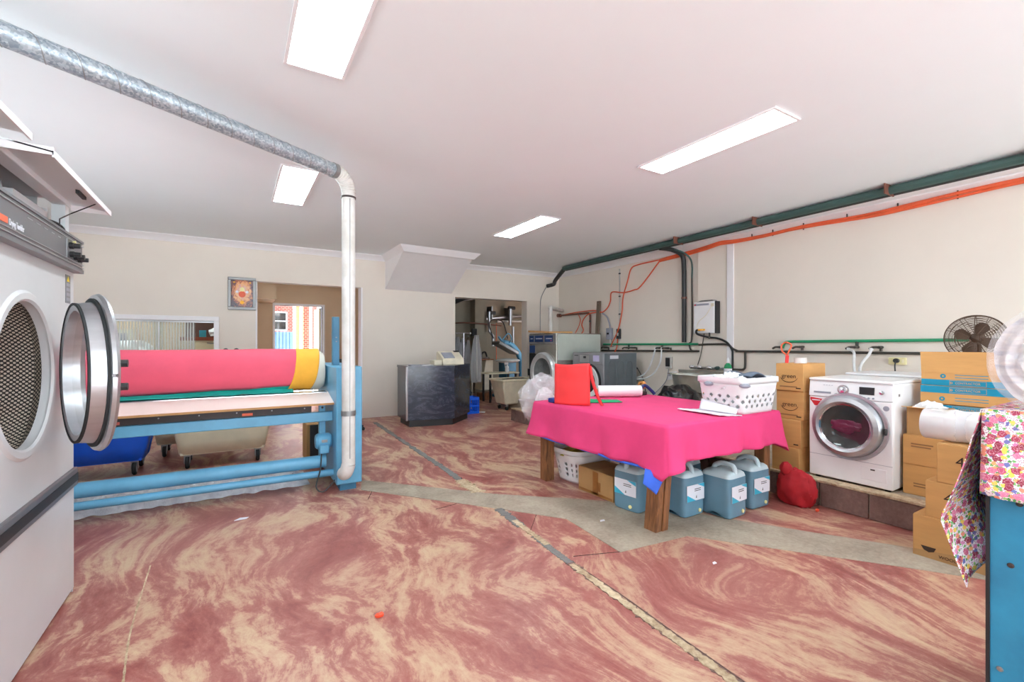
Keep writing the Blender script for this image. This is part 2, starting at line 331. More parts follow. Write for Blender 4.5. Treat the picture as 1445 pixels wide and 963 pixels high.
def letters(body, size, mat, parent, loc, face, name='lettering', sx=1.0, up=(0, 0, 1)):
    me = text_mesh(body, size, sx=sx); n = Vector(face).normalized(); u = Vector(up); x = u.cross(n).normalized(); u = n.cross(x)
    T = Matrix((( x.x, u.x, n.x, loc[0]), (x.y, u.y, n.y, loc[1]), (x.z, u.z, n.z, loc[2]), (0, 0, 0, 1))); me.transform(T)
    return part(name, me, mat, parent)
def thing(name, label, cat, loc=(0, 0, 0), group=None):
    o = bpy.data.objects.new(name, None); col.objects.link(o); o.empty_display_size = .1; o.location = loc; WM[o] = Matrix.Translation(loc)
    o['label'] = label; o['category'] = cat
    if group: o['group'] = group
    return o
def solo(name, label, cat, mb, mat, group=None, kind=None, **kw):
    me_v = [Vector(v) for v in mb.v]; lo = Vector((min(v.x for v in me_v), min(v.y for v in me_v), min(v.z for v in me_v))); hi = Vector((max(v.x for v in me_v), max(v.y for v in me_v), 0))
    b = Vector(((lo.x+hi.x)/2, (lo.y+hi.y)/2, lo.z)); mb.v = [tuple(v-b) for v in me_v]
    o = part(name, mb, mat, **kw); o.location = b; WM[o] = Matrix.Translation(b); o['label'] = label; o['category'] = cat
    if group: o['group'] = group
    if kind: o['kind'] = kind
    return o
def struct(name, mb, mat, parent=None, **kw):
    o = part(name, mb, mat, parent, **kw)
    if not parent: o['kind'] = 'structure'
    return o
def children(o): return [c for c in bpy.data.objects if c.parent == o]
def copy_tree(o, loc=None, rz=None, label=None, parent=None):
    c = o.copy(); col.objects.link(c); WM[c] = WM[o]
    if parent: c.parent = parent
    if loc is not None: c.location = loc
    if rz is not None: c.rotation_euler = (0, 0, R(rz))
    if label: c['label'] = label
    for ch in children(o): copy_tree(ch, parent=c)
    return c
def bez(pts, n=8):          # Catmull-Rom through points
    P = [Vector(p) if len(p) == 3 else Vector((p[0], p[1], 0)) for p in pts]; out = []
    for i in range(len(P)-1):
        a, b, c, d = P[max(i-1, 0)], P[i], P[i+1], P[min(i+2, len(P)-1)]
        for k in range(n):
            t = k/n; out.append(.5*((2*b)+(c-a)*t+(2*a-5*b+4*c-d)*t*t+(3*b-a-3*c+d)*t**3))
    out.append(P[-1]); return out
def nz(x, y=0, z=0): return mnoise.noise(Vector((x, y, z)))

# ================================================================== the setting
CZ = 3.0
floor = struct('floor', MB().box(-3.2, 8.0, -3.2, 11.6, -.1, 0), m_floor)
part('concrete_strip', MB().prism([(1.09,4.66),(2.03,3.585),(2.6,3.08),(2.93,2.74),(3.316,2.08),(3.87,1.18),(4.2,.7),(4.2,.1),(3.525,1.07),(2.747,2.097),(2.157,2.164),(2.21,2.79),(1.853,3.278),(1.01,4.35)], -.01, .003), m_conc, floor, 'bare concrete strip across the red floor')
def ragged(pts, w, seed):
    path = bez(pts, 26); L = []; Rr = []
    for i, p in enumerate(path):
        t = (path[min(i+1, len(path)-1)]-path[max(i-1, 0)]).normalized(); s = Vector((-t.y, t.x, 0)); ww = w*(.75+.5*nz(i*.7, seed)+.5*nz(i*2.3, seed+4))
        L.append((p+s*ww).to_tuple()[:2]); Rr.append((p-s*ww*(1+.3*nz(i*1.1, seed+9))).to_tuple()[:2])
    return L+Rr[::-1]
def slab(poly, mat, name, z, label=None):
    part(name, MB().prism(poly, -.01, z), mat, floor, label)
slab(ragged([(2.08,7.95),(2.02,6.3),(1.96,4.6),(1.93,4.15)], .045, 1), m_conc2, 'filled_crack', .003, 'grey filled crack in the floor')
slab(ragged([(1.93,4.15),(1.92,3.95),(1.915,3.72)], .075, 2), m_filler, 'filled_crack', .004, 'pale filled crack')
slab(ragged([(1.862,3.26),(1.85,3.05),(1.83,2.85)], .045, 3), m_conc2, 'filled_crack', .004)
slab(ragged([(1.845,2.98),(1.83,2.75),(1.815,2.5)], .03, 4), m_filler, 'filled_crack', .0045)
slab(ragged([(1.82,2.66),(1.80,2.45),(1.785,2.22)], .032, 5), m_conc2, 'filled_crack', .004)
slab(ragged([(1.788,2.24),(1.763,1.8),(1.743,1.4),(1.723,1.05),(1.703,.8)], .036, 16), m_tile, 'crack_edge', .0035)
slab(ragged([(1.785,2.2),(1.76,1.8),(1.74,1.4),(1.72,1.05),(1.70,.8)], .03, 6), m_filler, 'filled_crack', .005, 'crumbly pale crack running to the foreground')
slab(ragged([(1.80,2.2),(1.795,1.8),(1.77,1.4),(1.755,1.05),(1.74,.8)], .0025, 8), m_tile, 'crack_edge', .006)
for a, b in [((1.86,2.28),(2.16,2.17)), ((1.0,4.05),(1.12,4.33)), ((1.42,3.52),(1.62,3.55)), ((1.86,2.77),(2.06,2.99)), ((2.85,1.98),(2.95,1.85))]:
    slab(ragged([(*a, 0), (*b, 0)], .0022, a[0]), m_grout, 'saw_cut', .0022)
slab(ragged([(-.44,3.55),(-.42,2.8),(-.38,2.35),(-.37,2.05)], .005, 12), m_filler, 'hairline_crack', .002)

def wallbox(segs):
    mb = MB()
    for s_ in segs: mb.box(*s_)
    return mb
Yb = 8.5
struct('wall_back', wallbox([(-3.2,-2.2,Yb,8.7,0,CZ),(-2.2,-.27,Yb,8.7,0,.95),(-2.2,-.27,Yb,8.7,1.72,CZ),(-.27,.30,Yb,8.7,0,CZ),(.30,2.0,Yb,8.7,2.39,CZ),(2.0,3.81,Yb,8.7,0,CZ),(3.81,5.63,Yb,8.7,2.32,CZ),(5.63,6.5,Yb,8.7,0,CZ)]), m_wall, smooth=0)
struct('wall_right', wallbox([(6.5,6.7,-3.2,8.7,0,CZ),(6.46,6.5,-3.2,4.73,0,CZ)]), m_wall, smooth=0)
struct('wall_left', wallbox([(-3.2,-3.0,-3.2,1.2,0,CZ),(-3.2,-3.0,1.2,6.6,0,1.2),(-3.2,-3.0,1.2,6.6,2.3,CZ),(-3.2,-3.0,6.6,8.5,0,CZ)]), m_wall, smooth=0)
w2 = struct('window_2', wallbox([(-3.15,-3.05,1.2,6.6,1.2,1.25),(-3.15,-3.05,1.2,6.6,2.25,2.3)]+[(-3.15,-3.05,1.2+k*1.07,1.25+k*1.07,1.25,2.25) for k in range(6)]), m_trim, smooth=0)  # unseen window row, added to bring daylight onto the ceiling and left side
for k in range(5): part('pane', MB().box(-3.105,-3.10,1.25+k*1.07,1.2+(k+1)*1.07,1.25,2.25), m_pane, w2)
struct('wall_front', wallbox([(-3.0,-2.8,-3.2,-3.0,0,CZ),(-2.8,6.3,-3.2,-3.0,2.85,CZ),(6.3,6.5,-3.2,-3.0,0,CZ)]), m_wall, smooth=0)
struct('ceiling', MB().box(-3.2,6.7,-3.2,8.7,CZ,3.2), m_ceil, smooth=0)
cor = lambda d: [(0, 3.0), (d, 3.0), (d, 2.985), (d*.55, 2.955), (d*.2, 2.918), (d*.17, 2.905), (0, 2.905)]
def cornice_y(x0, x1, name):   # along X on the back wall
    struct(name, MB().prism_x([(Yb-a, b) for a, b in cor(.1)], x0, x1), m_trim)
cornice_y(-3.0, 2.42, 'trim_1'); cornice_y(3.76, 6.5, 'trim_2')
struct('trim_3', MB().prism_y([(6.5-a, b) for a, b in cor(.13)], -3.0, 8.5), m_trim)
struct('trim_4', MB().box(6.44, 6.46, 4.10, 4.21, 0, 2.92), m_trim, bevel=.006)
# sloping bulkhead under the ceiling
bk = struct('bulkhead', MB().hexa([(2.42,Yb,2.39),(3.765,Yb,2.38),(3.765,Yb+.05,2.38),(2.42,Yb+.05,2.39)], [(2.40,7.36,2.93),(3.72,7.42,2.93),(3.765,Yb+.05,3.0),(2.42,Yb+.05,3.0)]), m_trim, smooth=0)
part('cornice', MB().hexa([(2.40,7.35,2.90),(3.73,7.41,2.90),(3.76,Yb,2.90),(2.42,Yb,2.90)], [(2.31,7.25,3.0),(3.83,7.32,3.0),(3.86,Yb,3.0),(2.32,Yb,3.0)]), m_trim, bk)
# servery window with reeded sliding panes
win = struct('window_1', MB().box(-2.28,-.20,8.46,8.5,1.72,1.79).box(-2.28,-2.2,8.46,8.5,.88,1.72).box(-.27,-.20,8.46,8.5,.88,1.72).box(-2.28,-.2,8.40,8.5,.88,.95), m_trim, bevel=.006)
part('pane', MB().box(-2.2,-.93,8.575,8.58,.95,1.70), m_reed, win); part('pane', MB().box(-1.02,-.515,8.6,8.605,.95,1.70), m_reed, win)
part('pane_edge', MB().box(-.975,-.955,8.57,8.61,.95,1.70), m_hose, win); part('track', MB().box(-2.2,-.27,8.56,8.63,1.695,1.72), m_alu, win)
# office behind the servery window
struct('wall_office_back', MB().box(-3.0,.1,10.6,10.7,0,2.6), m_wall_in, smooth=0); struct('wall_office_left', MB().box(-3.1,-3.0,8.7,10.7,0,2.6), m_wall_in, smooth=0)
struct('ceiling_office', MB().box(-3.1,.1,8.7,10.7,2.6,2.7), m_ceil, smooth=0)
# passage behind the wide opening, with the outside door
struct('wall_passage_left', MB().box(.1,.22,8.7,10.5,0,2.6), m_wall_in, smooth=0); struct('wall_passage_right', MB().box(3.2,3.32,8.7,10.5,0,2.6), m_wall_in, smooth=0)
struct('wall_passage_back', wallbox([(.22,.70,10.3,10.45,0,2.6),(.70,1.60,10.3,10.45,2.15,2.6),(1.60,3.2,10.3,10.45,0,2.6)]), m_wall_in, smooth=0)
struct('ceiling_passage', MB().box(.1,3.32,8.7,10.5,2.6,2.7), m_ceil, smooth=0)
struct('soffit', MB().box(.22,.66,9.3,10.3,2.18,2.6), m_wall_in, smooth=0)
dr = struct('door_1', MB().box(.66,.70,10.26,10.47,0,2.19).box(1.60,1.64,10.26,10.47,0,2.19).box(.70,1.60,10.26,10.47,2.15,2.19), m_trim)
part('door_leaf', MB().box(1.555,1.595,10.45,11.2,.02,2.13), m_cream_pl, dr); part('handle', MB().cyl((1.52,11.1,1.02),(1.555,11.1,1.02),.02), m_chrome, dr)
struct('trim_5', MB().box(.30,.325,8.49,8.71,0,2.39).box(1.975,2.0,8.49,8.71,0,2.39), m_trim); struct('trim_6', MB().box(5.595,5.63,8.49,8.71,0,2.32).box(3.81,3.845,8.49,8.71,0,2.32), m_wall)
# utility room
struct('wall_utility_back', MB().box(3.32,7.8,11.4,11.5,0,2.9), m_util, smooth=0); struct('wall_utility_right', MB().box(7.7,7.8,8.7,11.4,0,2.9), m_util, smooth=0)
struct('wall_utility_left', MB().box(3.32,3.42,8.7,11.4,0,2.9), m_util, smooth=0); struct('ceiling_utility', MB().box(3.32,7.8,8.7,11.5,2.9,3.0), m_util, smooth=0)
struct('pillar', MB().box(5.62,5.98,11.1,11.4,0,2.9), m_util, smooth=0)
# plinth along the right wall with tiled riser
pl = struct('plinth', MB().prism([(4.225,.2),(6.46,.2),(6.5,4.73),(6.5,8.3),(5.0,8.3),(5.0,6.9),(4.225,6.9)], 0, .215), m_conc, smooth=0)
y = .86
i = 0
while y < 6.85:
    y1 = min(y+.345, 6.9); part('tile', MB().box(4.207,4.228,y+.004,y1-.004,.004,.198), m_tile, pl, bevel=.003); y = y1+.004
part('tile', MB().box(4.23,4.58,6.9,6.915,.004,.2), m_tile, pl); part('coping', MB().box(4.2,4.32,.3,6.9,.2,.22), m_filler, pl, bevel=.004)

# outside: unseen added ground, then what shows through the passage door
struct('ground_forecourt', MB().box(-14,18,-18,-3.2,-.12,-.03), m_patio, smooth=0)  # unseen sunlit ground, added to bounce light up onto the ceiling
struct('ground_side', MB().box(-16,-3.2,-3.2,12,-.12,-.03), m_patio, smooth=0)  # also unseen, added to throw sunlight in through the left wall opening
struct('ground_patio', MB().box(-6,8,11.6,24,-.1,-.02), m_patio, smooth=0)
struct('roof_patio', MB().box(-1.5,5.5,10.5,14.2,2.55,2.62), m_trim, smooth=0)
h = thing('brick_house', 'dark red brick house wall across the yard seen through the passage door', 'house', (-1, 18, 0))
part('wall', MB().box(-4,2.6,18,18.3,0,5), m_brick, h, smooth=0); wdw = part('window_frame', MB().box(.9,1.62,17.93,18,1.82,2.5), m_trim, h); part('pane', MB().box(.95,1.57,17.91,17.94,1.87,2.14).box(.95,1.57,17.91,17.94,2.18,2.45), m_glassd, wdw)
f = thing('sheet_fence', 'pale blue corrugated metal fence outside the passage door', 'fence', (.6, 16.5, 0))
for k in range(26):
    x = -.7+k*.1; part('sheet_rib', MB().tube([(x,16.5,0),(x,16.5,1.75)], .055, 8), m_fence, f)
bp = thing('brick_pier', 'sunlit orange brick pier between white posts outside', 'pier', (1.7, 15.15, 0)); part('shaft', MB().box(1.60,1.79,15,15.3,0,3.2), M('orange_brick', (214, 148, 92), .9, var=.2, scale=14), bp, smooth=0); part('cap', MB().box(1.57,1.82,14.96,15.34,3.2,3.28), m_trim, bp)
bp = thing('brick_pier', 'dark red brick pier between white posts outside', 'pier', (1.95, 15.55, 0)); part('shaft', MB().box(1.84,2.06,15.4,15.7,0,3.2), m_brick, bp, smooth=0); part('cap', MB().box(1.83,2.1,15.36,15.74,3.2,3.28), m_trim, bp)
for k, (x, lb) in enumerate([(1.44, 'white patio post beside the corrugated fence'), (1.61, 'white patio post between the two brick piers'), (1.86, 'white patio post rightmost in the doorway view')]):
    o = thing('patio_post', lb, 'post', (x, 14, 0), 'white posts outside the passage door'); part('shaft', MB().box(x-.035,x+.035,13.97,14.05,-.02,2.55), m_trim, o); part('foot', MB().box(x-.055,x+.055,13.94,14.08,-.02,.06), m_trim, o)

# ================================================================== ceiling panels
pn = thing('ceiling_light', 'long bright LED panel at the top edge, nearest the metal duct', 'ceiling light', (0, 0, 0), 'recessed LED ceiling panels')
def frame(mb, a, b, w, z0, z1): return mb.box(-a,a,-b,-b+w,z0,z1).box(-a,a,b-w,b,z0,z1).box(-a,-a+w,-b+w,b-w,z0,z1).box(a-w,a,-b+w,b-w,z0,z1)
part('frame', frame(MB(), .168,.625,.02,-.014,0), m_trim, pn, bevel=.002); part('diffuser', MB().box(-.148,.148,-.605,.605,-.01,-.004), m_led, pn)
pn.location = (.41,2.30,CZ)
copy_tree(pn, (.53,5.21,CZ), label='bright LED panel above the ironer, partly behind the metal duct')
copy_tree(pn, (3.33,2.33,CZ), label='large bright LED panel above the pink table')
copy_tree(pn, (.41,-.7,CZ), label='LED panel over the entrance side, left, outside the picture')  # extra lamp out of view, added to even out the room light
copy_tree(pn, (3.33,-.7,CZ), label='LED panel over the entrance side, right, outside the picture')  # its twin on the right, likewise added only for more light
copy_tree(pn, (3.47,5.33,CZ), label='smallest looking LED panel, above the counter and bulkhead')

copy_tree(pn, (-1.4,9.7,2.6), 90, 'LED panel on the office ceiling behind the ribbed glass')  # unseen lamp added to brighten the office

# ================================================================== tumble dryer on the left
d = thing('tumble_dryer', 'tall white industrial tumble dryer with open round door at the left edge', 'tumble dryer', (-1.25, 2.75, 0))
Yd0, Yd1, Xf = 2.05, 3.41, -.76
yc, zc, ri = 2.73, 1.235, .315
# front panel with a round hole
def ringface(mb, x, y0, y1, z0, z1, r, n=48):
    pts = []
    for k in range(n):
        a = 2*math.pi*k/n; c_, s_ = math.cos(a), math.sin(a)
        t = min((y1-yc)/c_ if c_ > 1e-6 else 9, (y0-yc)/c_ if c_ < -1e-6 else 9, (z1-zc)/s_ if s_ > 1e-6 else 9, (z0-zc)/s_ if s_ < -1e-6 else 9); pts.append((x, yc+c_*t, zc+s_*t))
    for cy, cz in ((y0,z0),(y1,z0),(y0,z1),(y1,z1)):
        k = min(range(n), key=lambda q: (pts[q][1]-cy)**2+(pts[q][2]-cz)**2); pts[k] = (x, cy, cz)
    inn = [(x, yc+r*math.cos(2*math.pi*k/n), zc+r*math.sin(2*math.pi*k/n)) for k in range(n)]
    mb._add(pts+inn, [(k, (k+1)%n, n+(k+1)%n, n+k) for k in range(n)]); return mb
fp = ringface(MB(), Xf, Yd0, Yd1, .685, 1.79, ri)
part('front_panel', fp, m_grey, d, smooth=0, solid=.004)
part('body', MB().box(-1.8,-1.79,Yd0,Yd1,0,2.17).box(-1.8,Xf,Yd1-.01,Yd1,0,1.79).box(-1.8,Xf,Yd0,Yd0+.01,0,2.17).box(-1.8,-.80,Yd0,Yd1,2.155,2.17).box(-1.8,-.9,Yd1-.01,Yd1,1.79,2.17), m_grey, d, smooth=0)
part('lower_panel', MB().box(-1.79,Xf+.004,Yd0,Yd1,.02,.585), m_grey, d, bevel=.004)
part('lower_trim', MB().box(Xf-.02,Xf+.018,Yd0,Yd1+.012,.585,.685), m_panel, d, bevel=.006); part('lower_trim_strip', MB().box(Xf+.018,Xf+.021,Yd0,Yd1+.006,.612,.655), m_dark, d)
part('foot', MB().box(-.9,-.8,3.3,3.38,0,.025), m_dark, d)
part('drum_surround', MB().lathe([(ri, -.03),(ri, .004),(ri+.01, .012),(ri+.035, .012),(ri+.05, .0)], (Xf,yc,zc), (1,0,0), 48), m_grey, d)
part('drum', MB().lathe([(.317, -.025),(.345, -.035),(.38, -.07),(.40, -.75),(.0, -.75)], (Xf,yc,zc), (1,0,0), 64), m_drum, d, fix=False)
part('drum_lifter', MB().prism_x([(yc-.05, zc-.385),(yc+.12, zc-.37),(yc+.03, zc-.29)], -1.45, -.88), m_dark, d)
# control panel
cp = part('control_panel', MB().box(-.80,-.722,Yd0,Yd1,1.7750,1.9250), m_panel, d, bevel=.003)
for za, zb, mt in ((1.7580,1.7770,m_panel),(1.9230,1.9350,m_panel),(1.7850,1.7890,m_alu),(1.8020,1.8050,m_alu),(1.9050,1.9090,m_alu)):
    part('trim_strip', MB().box(-.79,-.7165,Yd0,Yd1+.006,za,zb), mt, cp)
part('badge', MB().box(-.722,-.7195,2.15,2.425,1.8180,1.8420), m_orst, cp)
letters('Drying Tumbler', .036, m_labelw, cp, (-.7215, 2.515, 1.8280), (1,0,0), sx=.62)
part('divider', MB().box(-.722,-.7205,3.135,3.139,1.7900,1.9050), m_alu, cp)
for yy, zz, rr in ((3.18,1.8750,.017),(3.19,1.8320,.015),(3.26,1.8300,.017),(3.33,1.8250,.015)):
    part('knob', MB().lathe([(0, 0),(rr, 0),(rr, .016),(rr*.8, .019),(rr*.75, .042),(0, .044)], (-.722,yy,zz), (1,0,0), 18), m_dark, cp)
for yy in (3.235,3.3): part('button', MB().cyl((-.722,yy,1.9),(-.71,yy,1.9),.009), m_cap, cp)
for k in range(5): part('print_line', MB().box(-.722,-.7212,2.62+k*.095,2.68+k*.09,1.8850,1.8890), m_alu, cp)
# open upper bay with two raised flaps
part('bay_lining', MB().box(-1.45,-1.44,Yd0,Yd1,1.79,2.15).box(-1.45,-.8,Yd0,Yd1,1.79,1.80), m_black, d)
part('bay_bracket', MB().box(-.86,-.80,2.75,3.17,1.94,2.03).box(-1.0,-.80,3.16,3.17,1.94,2.05), m_grey, d); part('bay_post', MB().box(-.83,-.775,3.34,3.40,1.95,2.16), m_ceil, d)
part('lintel', MB().box(-.83,-.765,Yd0,Yd1,2.115,2.17), m_ceil, d, bevel=.004)
part('cable', MB().tube(bez([(-.83,3.17,2.0),(-.79,3.27,2.0),(-.77,3.30,1.97),(-.78,3.24,1.95)]), .006), m_dark, d); part('cable', MB().tube(bez([(-.95,2.6,2.09),(-.84,2.68,2.06),(-.82,2.7,2.0),(-.83,2.84,1.99)]), .008), m_zinc, d)
fl = part('top_flap', MB().box(-.765,-.60,2.44,3.40,2.14,2.146), m_ceil, d); 
for v in fl.data.vertices: v.co.z -= (v.co.x+.765)*.16
lip = part('flap_lip', MB().box(-.604,-.597,2.44,3.40,2.096,2.122).box(-.765,-.60,3.393,3.40,2.10,2.13).box(-.765,-.60,2.44,2.447,2.105,2.135), m_trim, fl)
part('flap_catch', MB().box(-.66,-.645,3.0,3.12,2.105,2.125), m_dark, fl); part('stay_rod', MB().tube([(-.63,3.22,2.112),(-.74,3.28,2.06),(-.74,3.1,1.99),(-.74,3.1,1.95)], .003, 6), m_dark, fl)
fl = part('top_flap', MB().hexa([(-.775,Yd0,2.165),(-.65,Yd0,2.155),(-.65,2.40,2.155),(-.775,2.40,2.165)], [(-.775,Yd0,2.172),(-.65,Yd0,2.162),(-.65,2.40,2.162),(-.775,2.40,2.172)]), m_ceil, d); part('flap_lip', MB().box(-.655,-.648,Yd0,2.40,2.135,2.162), m_trim, fl)
st = part('warning_sticker', MB().box(Xf+.002,Xf+.004,3.265,3.345,1.585,1.735), m_panel, d); part('triangle', MB().prism_x([(3.285,1.70),(3.325,1.70),(3.305,1.728)], Xf+.004, Xf+.0055), m_yel, st)
for k in range(4): part('print_block', MB().box(Xf+.004,Xf+.005,3.275,3.335,1.598+k*.026,1.613+k*.026), m_grey_pl, st)
# round door, hinged at the far side and standing ajar
n_ = Vector((-.93,-.36,0)).normalized(); dv = Vector((.36,-.93,0)).normalized(); ctr = Vector((-.675,3.185,zc))+dv*.365
dd = part('door', MB().lathe([(.30, 0),(.36, -.004),(.368, .008),(.362, .022),(.333, .026),(.328, .03),(.318, .085),(.312, .09),(.285, .085),(.285, .02),(.30, 0)], ctr, n_, 64), m_alu, d)
part('door_seal', MB().lathe([(.3275, .022),(.345, .022),(.345, .034),(.3275, .034)], ctr, n_, 64, closed=True), m_rubber, dd); part('door_seal', MB().lathe([(.309, .085),(.320, .083),(.320, .092),(.309, .093)], ctr, n_, 64, closed=True), m_rubber, dd)
part('glass', MB().lathe([(0, .03),(.15, .034),(.285, .05)], ctr, n_, 48), m_glass, dd)
hp = ctr-dv*.25+n_*-.02
part('latch', MB().tube([ctr+dv*.36+Vector((0,0,-.0))+n_*.02, ctr+dv*.372+n_*.01], .008, 8), m_chrome, dd)
for dz in (-.05, .05): part('hinge_lug', MB().tube([ctr+dv*.34+Vector((0,0,dz))-n_*.004, ctr+dv*.35+Vector((0,0,dz))-n_*.03], .016, 8), m_dark, dd)
part('hinge', MB().tube([ctr-dv*.355+Vector((0,0,-.09))+n_*.01, ctr-dv*.365+Vector((0,0,.09))+n_*.01], .022, 10), m_zinc, dd)

# ================================================================== exhaust duct
du = thing('exhaust_duct', 'spiral galvanised duct under the ceiling turning down a white pipe into the blue ironer', 'duct', (.87, 4.27, .2))
pA, pB = Vector((-1.55,2.76,2.85)), Vector((.735,4.105,2.85)); ax = (pB-pA).normalized()
dk = part('duct_run', MB().tube([pA, pB], .058, 28), m_galv, du)
sd = ax.cross(Vector((0,0,1))).normalized(); up = Vector((0,0,1)); Ln = (pB-pA).length; hel = []
turns = Ln/.155
for k in range(int(turns*20)+1):
    a = 2*math.pi*k/20; hel.append(pA+ax*(Ln*k/(turns*20))+(up*math.cos(a)+sd*math.sin(a))*.0585)
part('spiral_seam', MB().tube(hel, .0028, 5), m_zinc, dk)
cv = Vector((.868,4.183,2.85)); el = []
for k in range(11):
    a = math.pi/2*k/10; base = pB+ax*.0; el.append(base+ax*(.15*math.sin(a))+Vector((0,0,-.15*(1-math.cos(a)))))
eb = MB().tube(el, .06, 28); part('elbow', eb, m_pipe_w, du)
for k in range(1, 10): 
    t = (el[k+1]-el[k-1]).normalized(); part('elbow_ring', MB().lathe([(.0595, -.004),(.064, 0),(.0595, .004)], el[k], t, 24), m_pipe_w, du)
part('collar', MB().lathe([(.0585,-.03),(.063,-.03),(.063,.012),(.0585,.012)], pB, ax, 28, closed=True), m_zinc, du); bx, by = el[-1].x, el[-1].y
part('collar', MB().lathe([(.058,-.008),(.063,-.008),(.063,.008),(.058,.008)], (bx,by,2.66), (0,0,1), 28, closed=True), m_brown, du)
part('downpipe', MB().tube([(bx,by,2.70),(bx,by,.30)], .0565, 28), m_pipe_w, du); part('pipe_seam', MB().box(bx-.004,bx+.004,by-.0575,by-.055,.36,2.64), m_zinc, du)
part('strap', MB().lathe([(.057,-.022),(.0625,-.022),(.0625,.022),(.057,.022)], (bx,by,.755), (0,0,1), 28, closed=True), m_zinc, du)
el = [Vector((bx, by, .30))+Vector((-.02*math.sin(a), .10*(1-math.cos(a)), -.10*math.sin(a))) for a in [math.pi/2*k/8 for k in range(9)]]
part('elbow', MB().tube(el, .0595, 24), m_pipe_w, du)

# ================================================================== flatwork ironer
ir = thing('flatwork_ironer', 'long blue roller ironer with padded white roll and pale feed board', 'ironer', (-.5, 4.9, 0))
part('end_cabinet', MB().box(.80,1.03,4.385,5.45,.065,1.155), m_blue, ir, bevel=.012); part('cabinet_foot', MB().box(.84,.985,4.43,4.6,0,.07), m_blue_d, ir); part('cabinet_foot', MB().box(.84,.985,5.25,5.42,0,.07), m_blue_d, ir)
part('end_cabinet', MB().box(-2.15,-1.92,4.385,5.45,.065,1.155), m_blue, ir, bevel=.012); part('cabinet_foot', MB().box(-2.1,-1.96,4.43,5.4,0,.07), m_blue_d, ir)
up_ = part('upright_plate', MB().box(.835,.895,4.75,4.83,1.1,1.635), m_blue_d, ir, bevel=.004)
for zz in (1.39, 1.43): part('bolt', MB().cyl((.865,4.752,zz),(.865,4.742,zz),.006,8), m_zinc, up_)
rl = part('roll', MB().lathe([(0,0),(.17,0),(.2,.03),(.203,.1),(.203,2.55),(.2,2.62),(.17,2.66),(0,2.66)], (-1.88,5.02,1.10), (1,0,0), 40), m_roll, ir); part('axle', MB().cyl((.77,5.02,1.1),(.81,5.02,1.1),.05), m_blue_d, rl); part('axle', MB().cyl((-1.93,5.02,1.1),(-1.87,5.02,1.1),.05), m_blue_d, rl)
part('pressure_bar', MB().box(-1.93,.81,5.28,5.34,1.18,1.26), m_blue, ir)
for xx in (-.07,.02): part('knob', MB().blob((xx,5.31,1.29),(.028,.028,.035),0,1,12), m_dark, ir)
fb = part('feed_board', MB().hexa([(-1.9,4.5,.798),(.885,4.5,.798),(.79,4.86,.882),(-1.9,4.86,.882)], [(-1.9,4.5,.815),(.885,4.5,.815),(.79,4.86,.897),(-1.9,4.86,.897)]), m_board, ir, smooth=0)
part('board_edge', MB().box(-1.9,.886,4.494,4.5,.797,.815), m_plyedge, fb); part('metal_strip', MB().hexa([(-1.9,4.80,.885),(.79,4.80,.885),(.77,4.84,.896),(-1.9,4.84,.896)], [(-1.9,4.80,.891),(.79,4.80,.891),(.77,4.84,.902),(-1.9,4.84,.902)]), m_chrome, fb)
db = part('finger_guard', MB().box(-1.9,.62,4.61,4.78,.715,.795), m_brown, ir)
for k in range(9): part('rivet', MB().cyl((-1.6+k*.27,4.611,.765),(-1.6+k*.27,4.605,.765),.006,8), m_zinc, db)
part('red_tab', MB().box(-.86,-.76,4.603,4.61,.735,.757), M('coral_tab', (206, 104, 92), .6), db); part('red_tab', MB().box(.06,.14,4.603,4.61,.735,.757), m_orst, db)
part('cross_rail', MB().box(-1.93,.80,4.57,4.63,.635,.725), m_blue, ir, bevel=.006)
part('hanger_post', MB().box(.69,.745,4.63,4.69,.44,.80), m_blue, ir, bevel=.005); part('bolt', MB().cyl((.717,4.625,.76),(.717,4.632,.76),.011,8), m_dark, ir)
part('lower_roller', MB().tube([(-1.93,4.6,.272),(.74,4.6,.255)], .058, 24), m_blue, ir); part('lower_bar', MB().tube([(-1.93,4.55,.165),(.81,4.55,.15)], .032, 16), m_blue, ir)
mo = part('motor', MB().lathe([(0,-.075),(.06,-.07),(.075,-.05),(.075,.05),(.06,.07),(0,.075)], (.725,4.63,.44), (1,0,.0), 24), m_blue, ir); part('motor_box', MB().box(.68,.765,4.53,4.6,.34,.42), m_blue, mo, bevel=.008); part('name_plate', MB().box(.70,.75,4.548,4.556,.44,.465), m_zinc, mo)
part('motor_mount', MB().box(.71,.75,4.6,4.68,.2,.38), m_blue_d, ir); part('lead', MB().tube(bez([(.70,4.56,.34),(.68,4.5,.2),(.64,4.47,.06),(.70,4.45,.01),(.80,4.46,.1)]), .006, 6), m_dark, ir)

def wrap(x0, x1, a0, a1, hemf, rad, nu=60, nv=22, xf=None):
    def fn(u, v):
        aa = a0+(a1+hemf(u)-a0)*v; x = x0+(x1-x0)*u+(xf(v) if xf else 0)
        r = rad+.004*nz(x*6+aa*2, aa*3, rad*50)+.008*max(0, nz(x*2.2-aa*1.6, aa*.5, 3))**.7
        return (x, 5.02-r*math.sin(aa), 1.10+r*math.cos(aa))
    return MB().grid(fn, nu, nv)
